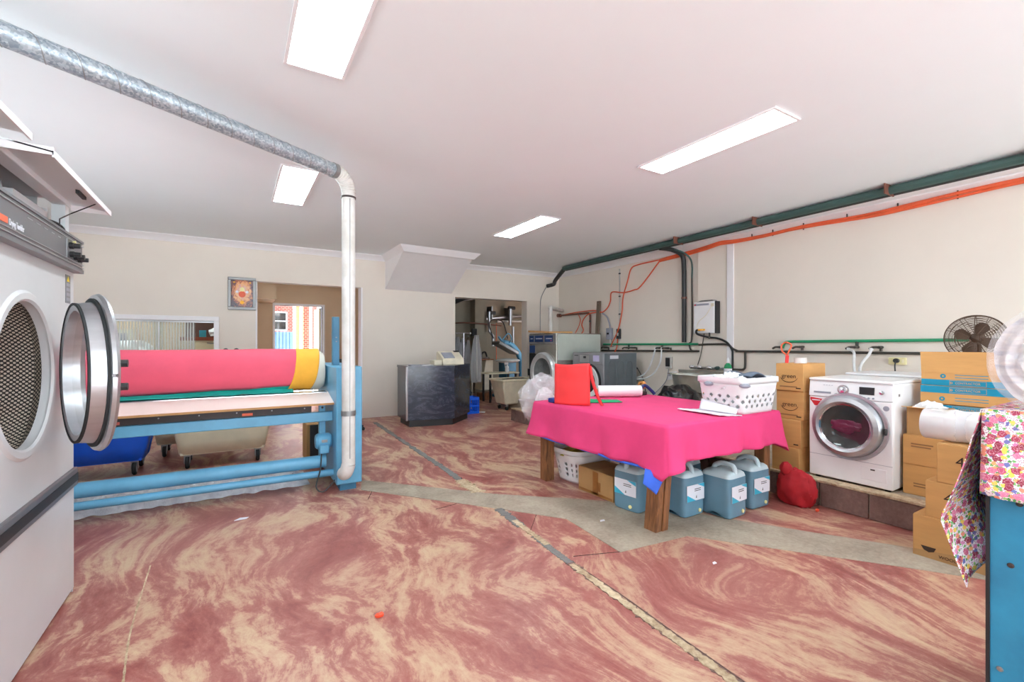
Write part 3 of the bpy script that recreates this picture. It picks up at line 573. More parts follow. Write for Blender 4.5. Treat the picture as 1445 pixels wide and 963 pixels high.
# angle 0 = top, 90 = facing the camera side
solo('teal_sheet', 'teal cloth strip showing under the pink sheet along the roll', 'cloth', MB().grid(lambda u, v: ((lambda x, aa: (x, 5.02-(.2075+.004*nz(x*5, v*3))*math.sin(aa) if v < .8 else 4.855-(v-.8)*.25, 1.10+.2075*math.cos(aa) if v < .8 else .908-(v-.8)*.02+.008*nz(x*7, v*5)))(-1.85+2.34*u, R(80)+R(68)*min(v, .8)/.8)), 70, 16), m_teal, solid=.002)
solo('pink_sheet', 'salmon pink sheet wrapped over the ironer roll', 'sheet', wrap(-1.86, .56, R(-40), R(143), lambda u: R(-12*max(0, u-.5)*2+2.5*nz(u*9)), .2125, xf=lambda v: -.045*v), m_pink_s, solid=.002)
solo('yellow_cloth', 'mustard yellow cloth hanging over the right end of the roll', 'cloth', wrap(.525, .735, R(-40), R(150), lambda u: R(-4*nz(u*5)), .215, 16, 20, xf=lambda v: -.09*v*v*v), m_yellow, solid=.002)

# lint under the ironer
lm = MB().grid(lambda u, v: (-1.35+1.98*u, 4.80+.52*v+.04*nz(u*11, v*3)+(.05*nz(u*23, 5) if v < .2 else 0)-.02, max(.0, (.055+.07*abs(nz(u*17, v*6))+.03*nz(u*40, v*14))*min(1, v*7)*min(1, (1-v)*6)*min(1, (1-u)*14))+.003), 150, 26)
solo('lint_pile', 'fluffy white and grey lint spread on the floor under the ironer', 'lint', lm, m_lint, kind='stuff')

# ================================================================== rolling bins behind the ironer
def trolley(name, label, mat, a=.5, b=.3, h=.66, z0=.165, tap=.82):
    t = thing(name, label, 'laundry bin'); at, bt = a, b; ab, bb = a*tap, b*tap
    def shell(u, v):
        ang = 2*math.pi*u; c_, s_ = math.cos(ang), math.sin(ang); k = .22
        sx = math.copysign(abs(c_)**k, c_); sy = math.copysign(abs(s_)**k, s_)
        A = ab+(at-ab)*v; B = bb+(bt-bb)*v; return (A*sx, B*sy, z0+(h-z0)*v)
    part('tub', MB().grid(shell, 64, 4), mat, t, solid=.012); part('base', MB().box(-ab*.97,ab*.97,-bb*.97,bb*.97,z0-.012,z0+.012), mat, t)
    part('rim', MB().tube([Vector(shell(k/64, 1)) for k in range(64)], .016, 8, closed=True), mat, t)
    for x_ in (-.25, .25): part('rib', MB().hexa([(ab*x_*1.6-.11,-bb-.006,z0+.03),(ab*x_*1.6+.11,-bb-.006,z0+.03),(ab*x_*1.6+.11,-bb+.03,z0+.03),(ab*x_*1.6-.11,-bb+.03,z0+.03)], [(at*x_*1.6-.11,-bt-.004,h-.04),(at*x_*1.6+.11,-bt-.004,h-.04),(at*x_*1.6+.11,-bt+.03,h-.04),(at*x_*1.6-.11,-bt+.03,h-.04)]), mat, t, bevel=.006)
    for sx in (-1, 1):
        for sy in (-1, 1):
            px, py = sx*ab*.82, sy*bb*.8; ca = part('caster', MB().box(px-.03,px+.03,py-.03,py+.03,z0-.03,z0-.01).box(px-.03,px-.02,py-.02,py+.03,.065,z0-.02).box(px+.02,px+.03,py-.02,py+.03,.065,z0-.02), m_zinc, t)
            part('wheel', MB().lathe([(0,-.018),(.06,-.018),(.07,-.009),(.07,.009),(.06,.018),(0,.018)], (px,py+.01,.07), (1,0,0), 20), m_rubber, ca); part('hub', MB().lathe([(0,-.0195),(.045,-.0195),(.045,.0195),(0,.0195)], (px,py+.01,.07), (1,0,0), 16), m_grey_pl, ca)
    return t
tb = trolley('laundry_bin', 'bright blue plastic bin on casters behind the ironer', m_blue_pl); tb.location = (-1.22,6.28,0)
tc = trolley('laundry_bin', 'cream plastic bin on casters seen under the ironer board', m_cream_pl); tc.location = (-.10,6.28,0)
copy_tree(tc, (-.38,7.05,0), 0, 'cream plastic bin further back, between the blue bin and nearer cream bin')
bb = thing('black_box', 'small black fronted wooden box standing behind the ironer motor', 'box', (.8, 5.7, 0)); part('case', MB().box(.70,.94,5.6,5.95,.02,.45), m_card_d, bb, bevel=.01); part('front', MB().box(.735,.945,5.585,5.6,.03,.44), m_dark, bb)
part('foot', MB().box(.72,.92,5.65,5.9,0,.02), m_dark, bb)
oc = thing('office_chair', 'black office chair half hidden behind the ironer end cabinet', 'chair', (1.78, 7.3, 0))
part('backrest', MB().blob((1.47,7.52,.93),(.21,.04,.2),0,1,24), m_dark, oc); part('seat', MB().blob((1.47,7.3,.52),(.23,.23,.045),0,1,24), m_dark, oc); part('back_bar', MB().tube([(1.47,7.4,.48),(1.47,7.55,.55),(1.47,7.56,.9)], .02), m_dark, oc); part('post', MB().cyl((1.47,7.3,.1),(1.47,7.3,.5),.025), m_dark, oc)
for k in range(5): 
    a = 2*math.pi*k/5; lg = part('leg', MB().tube([(1.47,7.3,.12),(1.47+.26*math.cos(a),7.3+.26*math.sin(a),.07)], .018, 8), m_dark, oc); part('wheel', MB().blob((1.47+.26*math.cos(a),7.3+.26*math.sin(a),.03),(.028,.028,.03),0,1,10), m_rubber, lg)
m_zinc2 = M('satin_ring', (206, 208, 208), .3, metal=.35)

# ================================================================== picture, office things
pc = thing('framed_picture', 'framed devotional print in a silver frame left of the wide opening', 'picture', (.11, 8.48, 1.91))
part('frame', MB().box(-.085,.305,8.465,8.497,1.91,1.955).box(-.085,.305,8.465,8.497,2.385,2.43).box(-.085,-.04,8.465,8.497,1.955,2.385).box(.26,.305,8.465,8.497,1.955,2.385), m_zinc, pc, bevel=.006)
part('print', MB().grid(lambda u, v: (-.04+.30*u, 8.48, 1.955+.43*v), 1, 1), m_pict, pc, fix=False, smooth=0)
for px, pz, pr, mt in ((.11,2.24,.035,m_cap),(.11,2.16,.05,m_orst),(.04,2.2,.02,m_labelw),(.18,2.2,.02,m_labelw),(.11,2.03,.03,m_yellow),(.0,2.35,.014,m_yellow),(.22,2.35,.014,m_yellow)):
    part('printed_shape', MB().lathe([(0,0),(pr,0)], (px,8.479,pz), (0,-1,0), 20), mt, pc, fix=False)
ca = thing('office_shelf', 'dark wood shelf above a cream drawer seen past the sliding glass', 'shelf', (-.45, 9.5, 0)); part('carcass', MB().box(-.75,.0,9.5,9.95,0,1.42), m_cream_pl, ca); part('shelf', MB().box(-.78,.03,9.45,10.0,1.42,1.48), M('red_wood', (146, 70, 44), .5), ca); part('back', MB().box(-.75,.0,9.95,9.98,1.48,2.0), M('dark_shelf_back', (96, 70, 62), .7), ca); part('drawer_pull', MB().tube([(-.40,9.48,1.38),(-.34,9.47,1.37),(-.28,9.48,1.38)], .008, 6), m_zinc, ca)
solo('paper_bundle', 'crumpled white paper bundle on the office shelf', 'bundle', MB().blob((-.2,9.65,1.57),(.16,.12,.1),.25,3,20,3,1.48), m_laundry); solo('small_carton', 'little blue and white carton on the office shelf', 'carton', MB().box(-.52,-.42,9.6,9.68,1.48,1.6), m_labelb, bevel=.003)
oh = thing('wall_cabinet', 'pale grey cabinet blurred behind the ribbed glass', 'cabinet', (-1.7, 10.2, 0)); part('body', MB().box(-1.98,-1.5,10.2,10.55,0,1.62), m_cream_ap, oh); part('door', MB().box(-1.9,-1.58,10.18,10.2,1.1,1.55), m_grey_pl, oh); part('handle', MB().box(-1.62,-1.6,10.165,10.18,1.3,1.36), m_zinc, oh)
solo('linen_pile', 'white linen heap blurred behind the ribbed glass', 'linen', MB().blob((-1.5,9.5,1.2),(.4,.22,.22),.15,2,24,5,1.05), m_laundry)
ds = thing('office_desk', 'dark edged desk under the linen heap behind the ribbed glass', 'desk', (-1.6, 9.4, 0)); part('top', MB().box(-2.4,-.95,9.1,9.9,1.0,1.05), m_dark, ds); part('panel', MB().box(-2.38,-2.33,9.15,9.85,0,1.0), m_cream_ap, ds); part('panel', MB().box(-1.02,-.97,9.15,9.85,0,1.0), m_cream_ap, ds)

# ================================================================== reception counter
ct = thing('counter', 'dark marbled laminate counter with angled front against the back wall', 'counter', (3.0, 7.4, 0))
P0, P1, P2, P3, P4 = (2.40,7.19),(3.16,7.01),(3.70,7.53),(3.70,7.75),(2.42,7.75)
def inset(poly, d):
    cx = sum(p[0] for p in poly)/len(poly); cy = sum(p[1] for p in poly)/len(poly)
    return [(x+(cx-x)/math.hypot(cx-x, cy-y)*d, y+(cy-y)/math.hypot(cx-x, cy-y)*d) for x, y in poly]
poly = [P0, P1, P2, P3, P4]
part('kickboard', MB().prism(inset(poly, .05), 0, .11), m_dark, ct, smooth=0)
part('carcass', MB().prism(inset(poly, .02), .11, .96), m_dark, ct, smooth=0)
def panel(a, b, z0, z1, t=.018):
    n = Vector((b[1]-a[1], a[0]-b[0], 0)).normalized()*t; return MB().prism([a, b, (b[0]-n.x, b[1]-n.y), (a[0]-n.x, a[1]-n.y)], z0, z1)
for a, b in ((P0, P1), (P1, P2), (P4, P0), (P2, P3)): part('panel', panel(a, b, .11, .97), m_marble, ct, smooth=0)
part('corner_trim', MB().box(2.385,2.41,7.17,7.2,.11,.985), m_alu, ct); part('worktop', MB().prism([(x+(x-3.05)*.012, y+(y-7.4)*.02) for x, y in poly], .965, 1.0), m_marble, ct, smooth=0)
rg = thing('cash_register', 'beige cash register on the dark counter', 'cash register', (3.35, 7.45, 1.0))
part('body', MB().prism_x([(7.30,1.0),(7.62,1.0),(7.62,1.22),(7.55,1.23),(7.32,1.1)], 3.08, 3.48), m_cream_ap, rg, bevel=.008); part('keypad', MB().hexa([(3.12,7.34,1.112),(3.32,7.34,1.112),(3.32,7.5,1.204),(3.12,7.5,1.204)], [(3.12,7.335,1.12),(3.32,7.335,1.12),(3.32,7.495,1.211),(3.12,7.495,1.211)]), m_grey_pl, rg); part('printer_slot', MB().box(3.38,3.46,7.5,7.56,1.215,1.24), m_dark, rg); part('side_box', MB().box(2.93,3.07,7.33,7.55,1.0,1.08), m_cream_ap, rg, bevel=.006)
solo('counter_paper', 'white paper lying on the counter left of the register', 'paper', MB().box(2.70,2.90,7.28,7.44,1.0,1.004), m_labelw); solo('counter_booklet', 'grey booklet at the left end of the counter', 'booklet', MB().box(2.5,2.68,7.3,7.42,1.0,1.012), m_grey_pl, bevel=.002)

# blue crate beside the counter
cr = thing('milk_crate', 'bright blue plastic crate on the floor beside the counter', 'crate', (3.95, 8.06, 0))
for (x0, x1, y0, y1) in ((3.8,4.1,7.92,7.93),(3.8,4.1,8.19,8.2),(3.8,3.81,7.93,8.19),(4.09,4.1,7.93,8.19)):
    for z0, z1 in ((0,.05),(.135,.17),(.27,.32)): part('rail', MB().box(x0,x1,y0,y1,z0,z1), m_blue_pl, cr)
    n = 7
    for k in range(n): 
        fx = k/(n-1); xx, yy = (x0+(x1-x0-.014)*fx+.007, (y0+y1)/2) if x1-x0 > .1 else ((x0+x1)/2, y0+(y1-y0)*fx); part('bar', MB().box(xx-.007,xx+.007,yy-.007,yy+.007,.03,.3), m_blue_pl, cr)
part('base', MB().box(3.81,4.09,7.93,8.19,0,.015), m_blue_pl, cr); solo('string_loop', 'loop of white cord lying beside the blue crate', 'cord', MB().tube(bez([(4.12,8.0,.006),(4.22,7.94,.006),(4.27,8.02,.006),(4.18,8.08,.006)]), .006, 6), m_hose)

# ================================================================== utility room
rk = thing('garment_rail', 'chrome garment rail in the dark utility room doorway', 'clothes rail', (4.25, 9.0, 0)); part('upright', MB().cyl((4.27,8.98,.03),(4.27,8.98,1.6),.013), m_chrome, rk); part('top_bar', MB().cyl((4.0,8.98,1.595),(4.42,8.98,1.595),.012), m_chrome, rk); part('end_cap', MB().blob((4.43,8.98,1.595),(.02,.02,.02),0,1,10), m_white_pl, rk); part('foot', MB().box(4.2,4.34,8.75,9.2,0,.03), m_dark, rk)
for k, (x, lb, mt, zt, zb, w) in enumerate([(4.13,'dark suit on a hanger nearest the counter, in clear film',m_garm,1.5,.75,.16),(4.26,'grey striped garment hanging behind the chrome upright',m_garm,1.47,.72,.13),(4.38,'dark garment in film at the end of the rail',m_garm,1.42,.7,.1)]):
    g = thing('hanging_garment', lb, 'garment', (x, 9.05, zb), 'garments on the chrome rail')
    part('fabric', MB().grid(lambda u, v, w=w, x=x, zt=zt, zb=zb: (x+(u-.5)*w*(.35+.65*min(1, v*3)), 9.06+.035*math.sin(u*22)+.02*nz(u*6, v*3, x*9), zt-(zt-zb)*v-.1*abs(u-.5)*(1-v)), 28, 8), mt, g, solid=.012)
    part('film', MB().grid(lambda u, v, w=w, x=x, zt=zt, zb=zb: (x+(u-.5)*w*1.08*(.35+.65*min(1, v*3)), 9.0+.03*math.sin(u*17+v*3), zt+.02-(zt-zb+.06)*v), 22, 8), m_film, g); part('hook', MB().tube(bez([(x,9.06,zt-.02),(x,9.05,zt+.04),(x+.02,9.0,zt+.09),(x,8.98,zt+.1)]), .004, 6), m_chrome, g)
g = thing('hanging_garment', 'long pale garment in clear film hanging against the utility wall', 'garment', (4.9, 9.6, .45)); part('fabric', MB().grid(lambda u, v: (4.88+(u-.5)*.26*(.4+.6*min(1, v*2.5)), 9.6+.03*math.sin(u*20), 1.55-1.05*v-.15*abs(u-.5)*(1-v)), 24, 10), m_garmw, g, solid=.015); part('film', MB().grid(lambda u, v: (4.88+(u-.5)*.3*(.4+.6*min(1, v*2.5)), 9.55+.03*math.sin(u*14), 1.57-1.12*v), 20, 8), m_film, g); part('hook', MB().tube([(4.88,9.6,1.5),(4.88,9.6,1.72),(4.88,9.7,1.74)], .005, 6), m_dark, g)
part('wall_strap', MB().box(4.82,4.94,9.66,9.7,1.55,1.72), m_dark, g)
tb2 = thing('pressing_table', 'cream topped pressing table in the utility room', 'table', (5.4, 9.3, 0)); part('top', MB().box(4.98,5.82,9.15,9.6,.655,.685), m_cream_pl, tb2, bevel=.006); 
for x_ in (5.05,5.74): 
    for y_ in (9.2,9.54): part('leg', MB().box(x_-.02,x_+.02,y_-.02,y_+.02,0,.656), m_dark, tb2)
sb = thing('spray_bottle', 'white trigger spray bottle on the pressing table', 'spray bottle', (5.53, 9.25, .685)); part('body', MB().lathe([(0,0),(.045,0),(.048,.02),(.045,.13),(.02,.16),(.02,.18),(0,.18)], (5.53,9.25,.685), (0,0,1), 18), m_white_pl, sb); part('trigger', MB().box(5.46,5.56,9.235,9.265,.87,.92).box(5.47,5.485,9.24,9.26,.80,.88), m_white_pl, sb, bevel=.006)
tk = thing('rinse_tub', 'grey tapered tub under the pressing table', 'tub', (5.2, 9.75, 0)); part('tub', MB().hexa([(5.08,9.7,.16),(5.4,9.7,.16),(5.4,10.0,.16),(5.08,10.0,.16)], [(4.98,9.62,.62),(5.5,9.62,.62),(5.5,10.06,.62),(4.98,10.06,.62)]), M('grey_tub', (150, 150, 140), .6), tk, bevel=.02); part('rim', frame(MB(), .27,.23,.03,-.015,.015), m_cream_pl, tk); children(tk)[-1].data.transform(Matrix.Translation((5.24,9.84,.63))); part('stand', MB().box(5.1,5.38,9.72,9.98,0,.17), m_wood, tk)
bx_ = thing('fold_down_box', 'cream wooden box cabinet behind the pressing table', 'box', (5.5, 10.2, 0)); part('case', MB().prism_y([(5.3,.2),(5.62,.2),(5.62,.95),(5.42,.95)], 10.1, 10.5), m_cream_ap, bx_); part('shelf', MB().box(5.0,5.62,10.05,10.5,.95,.98), m_wood, bx_); part('side', MB().box(5.02,5.05,10.1,10.5,0,.95), m_cream_ap, bx_)
ij = thing('steam_iron', 'black steam iron on the shelf in the utility room', 'iron', (5.42, 10.2, .98)); part('sole', MB().prism([(5.30,10.15),(5.52,10.12),(5.54,10.2),(5.52,10.28),(5.30,10.25)], .98, 1.03), m_chrome, ij); part('handle', MB().tube(bez([(5.34,10.2,1.03),(5.36,10.2,1.12),(5.45,10.2,1.15),(5.5,10.2,1.03)]), .022, 8), m_dark, ij)
ps = thing('steam_press', 'light blue garment press with curved arm in the utility room', 'steam press', (6.2, 10.1, 0))
part('arm', MB().tube(bez([(6.55,10.2,.1),(6.56,10.2,.8),(6.42,10.15,1.1),(6.12,10.05,1.35),(5.82,9.95,1.42),(5.7,9.95,1.55)]), [.09]*8+[.085]*8+[.075]*8+[.06]*8+[.03]*8+[.02], 12), m_blue, ps); part('upper_plate', MB().hexa([(5.62,9.8,1.36),(6.2,9.8,1.08),(6.2,10.2,1.08),(5.62,10.2,1.36)], [(5.66,9.8,1.44),(6.24,9.8,1.16),(6.24,10.2,1.16),(5.66,10.2,1.44)]), m_zinc, ps, bevel=.02); part('handle', MB().tube(bez([(5.72,9.8,1.45),(5.86,9.75,1.62),(5.98,9.78,1.5),(5.95,9.85,1.38)]), .016, 8), m_blue, ps)
part('lower_plate', MB().blob((5.98,9.98,.93),(.36,.2,.06),0,1,24), m_garmw, ps); part('pedestal', MB().box(5.9,6.2,9.9,10.3,.05,.9), m_blue_d, ps, bevel=.02); part('base', MB().box(5.7,6.7,9.8,10.4,0,.06), m_blue_d, ps)
part('hose', MB().tube(bez([(5.75,10.3,1.5),(5.68,10.4,1.85),(5.9,10.6,2.0),(6.2,10.6,1.95),(6.3,10.5,1.5)]), .014, 8), m_dark, ps)
pp = thing('steam_pipes', 'silver lagged steam pipes with drops on the utility back wall', 'pipes', (6.3, 11.2, 1.3))
part('main_pipe', MB().tube([(5.98,11.2,2.06),(7.65,11.2,2.22)], .045, 12), m_alu, pp); part('lower_pipe', MB().tube([(6.4,11.25,2.0),(7.65,11.25,2.03)], .03, 10), m_garmw, pp); part('drop_pipe', MB().tube([(6.0,11.0,2.25),(6.0,11.0,1.72),(6.12,11.0,1.58),(6.12,11.0,1.3)], .04, 12), m_alu, pp); part('drop_pipe', MB().tube([(6.68,11.0,2.35),(6.68,11.0,1.88)], .045, 12), m_alu, pp); part('drop_pipe', MB().tube([(6.78,11.0,1.85),(6.78,11.0,1.3)], .035, 12), m_alu, pp)
for x_, z_ in ((6.1,2.22),(6.74,2.38)): part('valve', MB().cyl((x_-.1,11.02,z_),(x_+.1,11.02,z_),.05), m_dark, pp); part('bracket', MB().box(x_-.015,x_+.015,11.0,11.4,2.05,2.4), m_zinc, pp)
part('copper_pipe', MB().tube(bez([(3.9,11.33,1.9),(4.8,11.33,1.9),(5.3,11.05,1.93),(6.0,11.05,1.9),(6.5,11.2,1.88)]), .018, 8), m_copper, pp); part('wire', MB().tube([(6.4,11.3,1.95),(6.4,11.3,.9)], .01, 6), m_orange, pp)
part('vent_duct', MB().tube(bez([(4.75,11.2,2.42),(4.95,11.1,2.45),(5.3,10.9,2.6),(5.9,10.8,2.62)]), .06, 12), m_blackpipe, pp)
hb = MB()
for k in range(7): hb.blob((4.35+.07*k+.04*nz(k*3.3), 9.9+.1*nz(k*5.1), .16+.05*nz(k*2.2)), (.12,.14,.15+.05*nz(k)), .25, 3, 14, k, 0)
solo('hose_heap', 'dark heap of coiled hose and bags under the garments', 'heap', hb, m_garm)
lb_ = thing('linen_trolley', 'beige rolling linen tub in the utility room doorway', 'laundry bin', (0, 0, 0))
part('tub', MB().hexa([(-.32,-.2,.12),(.32,-.2,.12),(.32,.2,.12),(-.32,.2,.12)], [(-.42,-.28,.62),(.42,-.28,.62),(.42,.28,.62),(-.42,.28,.62)]), M('beige_tub', (214, 202, 178), .5), lb_, bevel=.03, seg=3); part('rim', frame(MB(), .44,.30,.03,.6,.64), m_cream_pl, lb_, bevel=.01)
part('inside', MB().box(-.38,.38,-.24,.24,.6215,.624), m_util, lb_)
for sx in (-1,1):
    for sy in (-1,1): c_ = part('caster', MB().box(sx*.26-.025,sx*.26+.025,sy*.15-.025,sy*.15+.025,.07,.125), m_zinc, lb_); part('wheel', MB().lathe([(0,-.015),(.045,-.015),(.045,.015),(0,.015)], (sx*.26,sy*.15,.045), (1,0,0), 16), m_rubber, c_)
lb_.location = (5.02,8.13,0)

# ================================================================== washers along the right wall
w = thing('commercial_washer', 'big stainless commercial washer with blue displays near the room corner', 'washing machine', (5.75, 7.3, .215))
X0, Y0, Y1 = 5.17, 6.84, 7.76
part('cabinet', MB().box(X0,6.3,Y0,Y1,.245,1.57), m_steel, w, bevel=.01); part('skid', MB().box(X0+.05,6.25,Y0+.05,Y1-.05,.215,.25), m_dark, w)
part('side_panel', MB().box(X0+.03,6.27,Y0-.006,Y0,1.05,1.55), M('pale_side_panel', (206, 214, 206), .3, metal=.3, var=.03), w)
fp = part('fascia', MB().box(X0-.012,X0,Y0+.01,Y1-.01,1.36,1.55), m_zinc, w)
for ya, yb in ((7.57,7.73),(7.25,7.54),(6.93,7.2)): part('display', MB().box(X0-.016,X0-.011,ya,yb,1.40,1.525), m_navy, fp); part('print_line', MB().box(X0-.018,X0-.015,ya+.03,yb-.05,1.46,1.47), m_labelw, fp)
part('button', MB().box(X0-.02,X0-.015,6.97,7.0,1.42,1.435), m_redst, fp); part('label_plate', MB().box(X0-.006,X0,7.55,7.74,1.18,1.33), m_navy, w); part('lower_front', MB().box(X0-.004,X0,7.52,7.75,.3,1.17), m_dark, w)
dr_ = part('door_ring', MB().lathe([(.28,.0),(.40,.0),(.40,.05),(.37,.085),(.30,.075),(.28,.05)], (X0,7.23,.80), (-1,0,0), 40, closed=True), m_zinc2, w); part('glass', MB().lathe([(0,.02),(.2,.03),(.3,.06)], (X0,7.23,.80), (-1,0,0), 32), m_glassg, dr_); part('latch', MB().box(X0-.09,X0,7.62,7.69,.72,.86), m_dark, dr_, bevel=.01)
solo('cardboard_sheet', 'flat sheet of cardboard lying on the stainless washer', 'cardboard', MB().hexa([(5.10,6.98,1.571),(5.55,6.83,1.571),(5.8,7.6,1.571),(5.12,7.72,1.60)], [(5.10,6.98,1.60),(5.55,6.83,1.60),(5.8,7.6,1.583),(5.12,7.72,1.635)]), m_card, smooth=0)
fu = thing('washer_flue', 'white flue pipe rising from the stainless washer and turning to the corner', 'flue', (5.52, 7.5, 1.57)); part('riser', MB().tube([(5.52,7.5,1.584),(5.52,7.5,2.10)], .042, 16), m_pipe_w, fu); part('elbow', MB().blob((5.52,7.5,2.10),(.05,.05,.05),0,1,16), m_pipe_w, fu); part('crossover', MB().tube([(5.52,7.5,2.10),(6.47,8.33,2.13)], .042, 16), m_pipe_w, fu)
g2 = thing('grey_washer', 'grey front loading washer beside the stainless washer', 'washing machine', (5.9, 6.3, .215))
X0, Y0, Y1 = 5.47, 5.88, 6.72
part('cabinet', MB().box(X0,6.28,Y0,Y1,.23,1.205), m_greyw, g2, bevel=.01); part('skid', MB().box(X0+.04,6.24,Y0+.04,Y1-.04,.215,.235), m_dark, g2); part('fascia', MB().box(X0-.01,X0,Y0+.01,Y1-.01,1.0,1.19), m_greyw, g2, bevel=.004)
part('drawer', MB().box(X0-.014,X0-.009,6.25,6.5,1.03,1.16), m_alu, g2); part('display', MB().box(X0-.016,X0-.012,6.33,6.40,1.1,1.14), m_dark, g2); part('label', MB().box(X0-.014,X0-.009,5.98,6.14,1.05,1.16), M('lilac_label', (186, 180, 214), .5), g2); part('badge', MB().box(X0-.012,X0-.009,6.55,6.66,1.14,1.155), m_dark, g2)
dr_ = part('door_ring', MB().lathe([(.2,0),(.31,0),(.31,.03),(.29,.045),(.2,.03)], (X0,6.27,.68), (-1,0,0), 36, closed=True), m_white_pl, g2); part('door_rim', MB().lathe([(.305,0),(.325,0),(.325,.035),(.305,.04)], (X0,6.27,.68), (-1,0,0), 36, closed=True), m_dark, dr_); part('glass', MB().lathe([(0,.02),(.21,.03)], (X0,6.27,.68), (-1,0,0), 30), m_glassd, dr_)
sp = part('side_panel', MB().box(X0+.02,6.26,Y0-.008,Y0,.26,1.19), m_greyd, g2)
for k in range(3):
    xc = X0+.19+k*.21; part('pressed_arch', MB().tube([(xc-.075,Y0-.009,.3),(xc-.075,Y0-.009,.98)]+[(xc-.075*math.cos(math.pi*q/8),Y0-.009,.98+.08*math.sin(math.pi*q/8)) for q in range(1,8)]+[(xc+.075,Y0-.009,.98),(xc+.075,Y0-.009,.3)], .007, 6), m_greyd, sp)
part('label', MB().box(X0+.14,X0+.34,Y0-.0105,Y0-.008,1.10,1.16), m_labelw, sp)

# ================================================================== pipes and cables on the right wall
def run(name, label, cat, items, base, group=None):
    t = thing(name, label, cat, base, group)
    for nm, pts, r, mt in items: part(nm, MB().tube(pts, r, 10), mt, t)
    return t
run('ceiling_pipes', 'twin dark green and black pipes along the ceiling above the right wall', 'pipes', [('green_pipe', [(5.62,-2.9,2.945),(5.90,7.55,2.945)], .045, m_dkgreen), ('black_pipe', [(5.74,-2.9,2.95),(6.0,7.6,2.95)], .042, m_blackpipe),
    ('black_bend', bez([(5.94,7.58,2.945),(6.1,8.1,2.78),(6.2,8.3,2.72),(6.14,8.47,2.69)]), .045, m_blackpipe), ('thin_wire', bez([(6.14,8.48,2.69),(6.0,8.49,2.45),(5.96,8.49,2.2),(5.96,8.49,1.4)]), .008, m_zinc)], (5.9, 5, 2.9))
for o in [c for c in bpy.data.objects if c.name == 'ceiling_pipes']:
    for yy in (.9, 1.95, 3.35, 4.6): part('saddle', MB().box(5.575+(yy)*.028,5.80+(yy)*.026,yy-.006,yy+.006,2.897,3.0), m_copper, o)
run('waste_pipe', 'thick black pipe dropping down the right wall beside the water heater', 'pipe', [('pipe', bez([(5.93,5.05,2.93),(6.2,5.02,2.92),(6.42,5.0,2.84),(6.45,4.99,2.6)])+[Vector((6.45,4.99,1.39))], .038, m_blackpipe), ('clip', [(6.45,4.99,2.12),(6.45,4.99,2.15)], .046, m_copper)], (6.45, 4.99, 1.4))
run('gas_pipe', 'thin green topped dark pipe dropping next to the thick black pipe', 'pipe', [('upper', bez([(6.0,5.08,2.93),(6.3,4.95,2.9),(6.46,4.86,2.75),(6.47,4.85,2.45)]), .014, m_dkgreen), ('lower', bez([(6.47,4.85,2.45),(6.47,4.85,1.5),(6.46,4.89,1.37),(6.46,4.86,1.26),(6.46,4.74,1.25)]), .014, m_dkpipe)], (6.46, 4.85, 1.25))
oc_ = [[(6.44,-2.9,2.93),(6.44,.3,2.94),(6.43,1.14,2.945),(6.43,1.54,2.94),(6.43,2.0,2.92),(6.43,2.4,2.905),(6.43,3.06,2.925),(6.43,3.63,2.91),(6.42,4.05,2.92),(6.42,4.29,2.94),(6.42,4.53,2.915),(6.46,4.85,2.9),(6.46,5.07,2.89),(6.46,5.5,2.86)]]
oc_[0] = [(x-.012, y, z) for x, y, z in oc_[0]]
oc_.append([(x-.010, y, z-.022-.012*math.sin(y*3)) for x, y, z in oc_[0]]); oc_.append([(x, y, z-.03+.014*math.sin(y*2.1+1)) for x, y, z in oc_[0]])
run('cable_bundle', 'bundle of orange cables clipped below the cornice of the right wall', 'cables', [('cable', bez(p), .015, m_orange) for p in oc_]+[('clip', [(6.42,yy,2.965),(6.42,yy,2.875)], .008, m_dark) for yy in (1.1,1.6,2.1,2.6,3.1,3.5,3.8)], (6.44, 2, 2.9))
run('drooping_cable', 'orange cable sagging across the right wall to the corner pipe', 'cable', [('cable', bez([(6.46,5.5,2.85),(6.45,5.94,2.44),(6.45,6.11,2.385),(6.46,6.39,2.36),(6.47,6.72,2.40),(6.47,6.76,2.23),(6.46,6.84,2.09),(6.45,7.0,2.01),(6.43,7.2,2.06),(6.46,7.77,2.06),(6.46,8.41,2.02)]), .012, m_orange), ('cable', bez([(6.45,7.0,2.02),(6.4,7.31,2.0),(6.4,7.49,1.9),(6.4,7.56,1.78),(6.35,7.45,1.66),(6.28,7.42,1.585)]), .012, m_orange), ('cable', bez([(6.46,7.77,2.04),(6.42,7.63,1.88),(6.38,7.66,1.71),(6.26,7.62,1.585)]), .009, m_orange)], (6.46, 6.9, 1.6))
run('hanging_cable', 'orange cable hanging straight down to the dark switch box', 'cable', [('cable', bez([(6.46,5.5,2.86),(6.47,6.02,2.85),(6.47,6.2,2.80),(6.46,6.28,2.58),(6.45,6.39,2.27),(6.45,6.42,1.99),(6.45,6.52,1.65),(6.45,6.68,1.39),(6.42,6.7,1.3)]), .012, m_orange), ('tail', bez([(6.46,6.55,1.46),(6.45,6.56,1.3),(6.4,6.57,1.2)]), .012, m_orange)], (6.46, 6.4, 1.2))
run('conduit', 'thin pale vertical conduit with dark clips on the right wall', 'conduit', [('tube', [(6.485,6.52,2.84),(6.485,6.52,1.42)], .012, m_garmw)]+[('clip', [(6.485,6.505,zz),(6.485,6.535,zz)], .016, m_dark) for zz in (2.75,2.3,1.95,1.6)], (6.485, 6.52, 1.4))
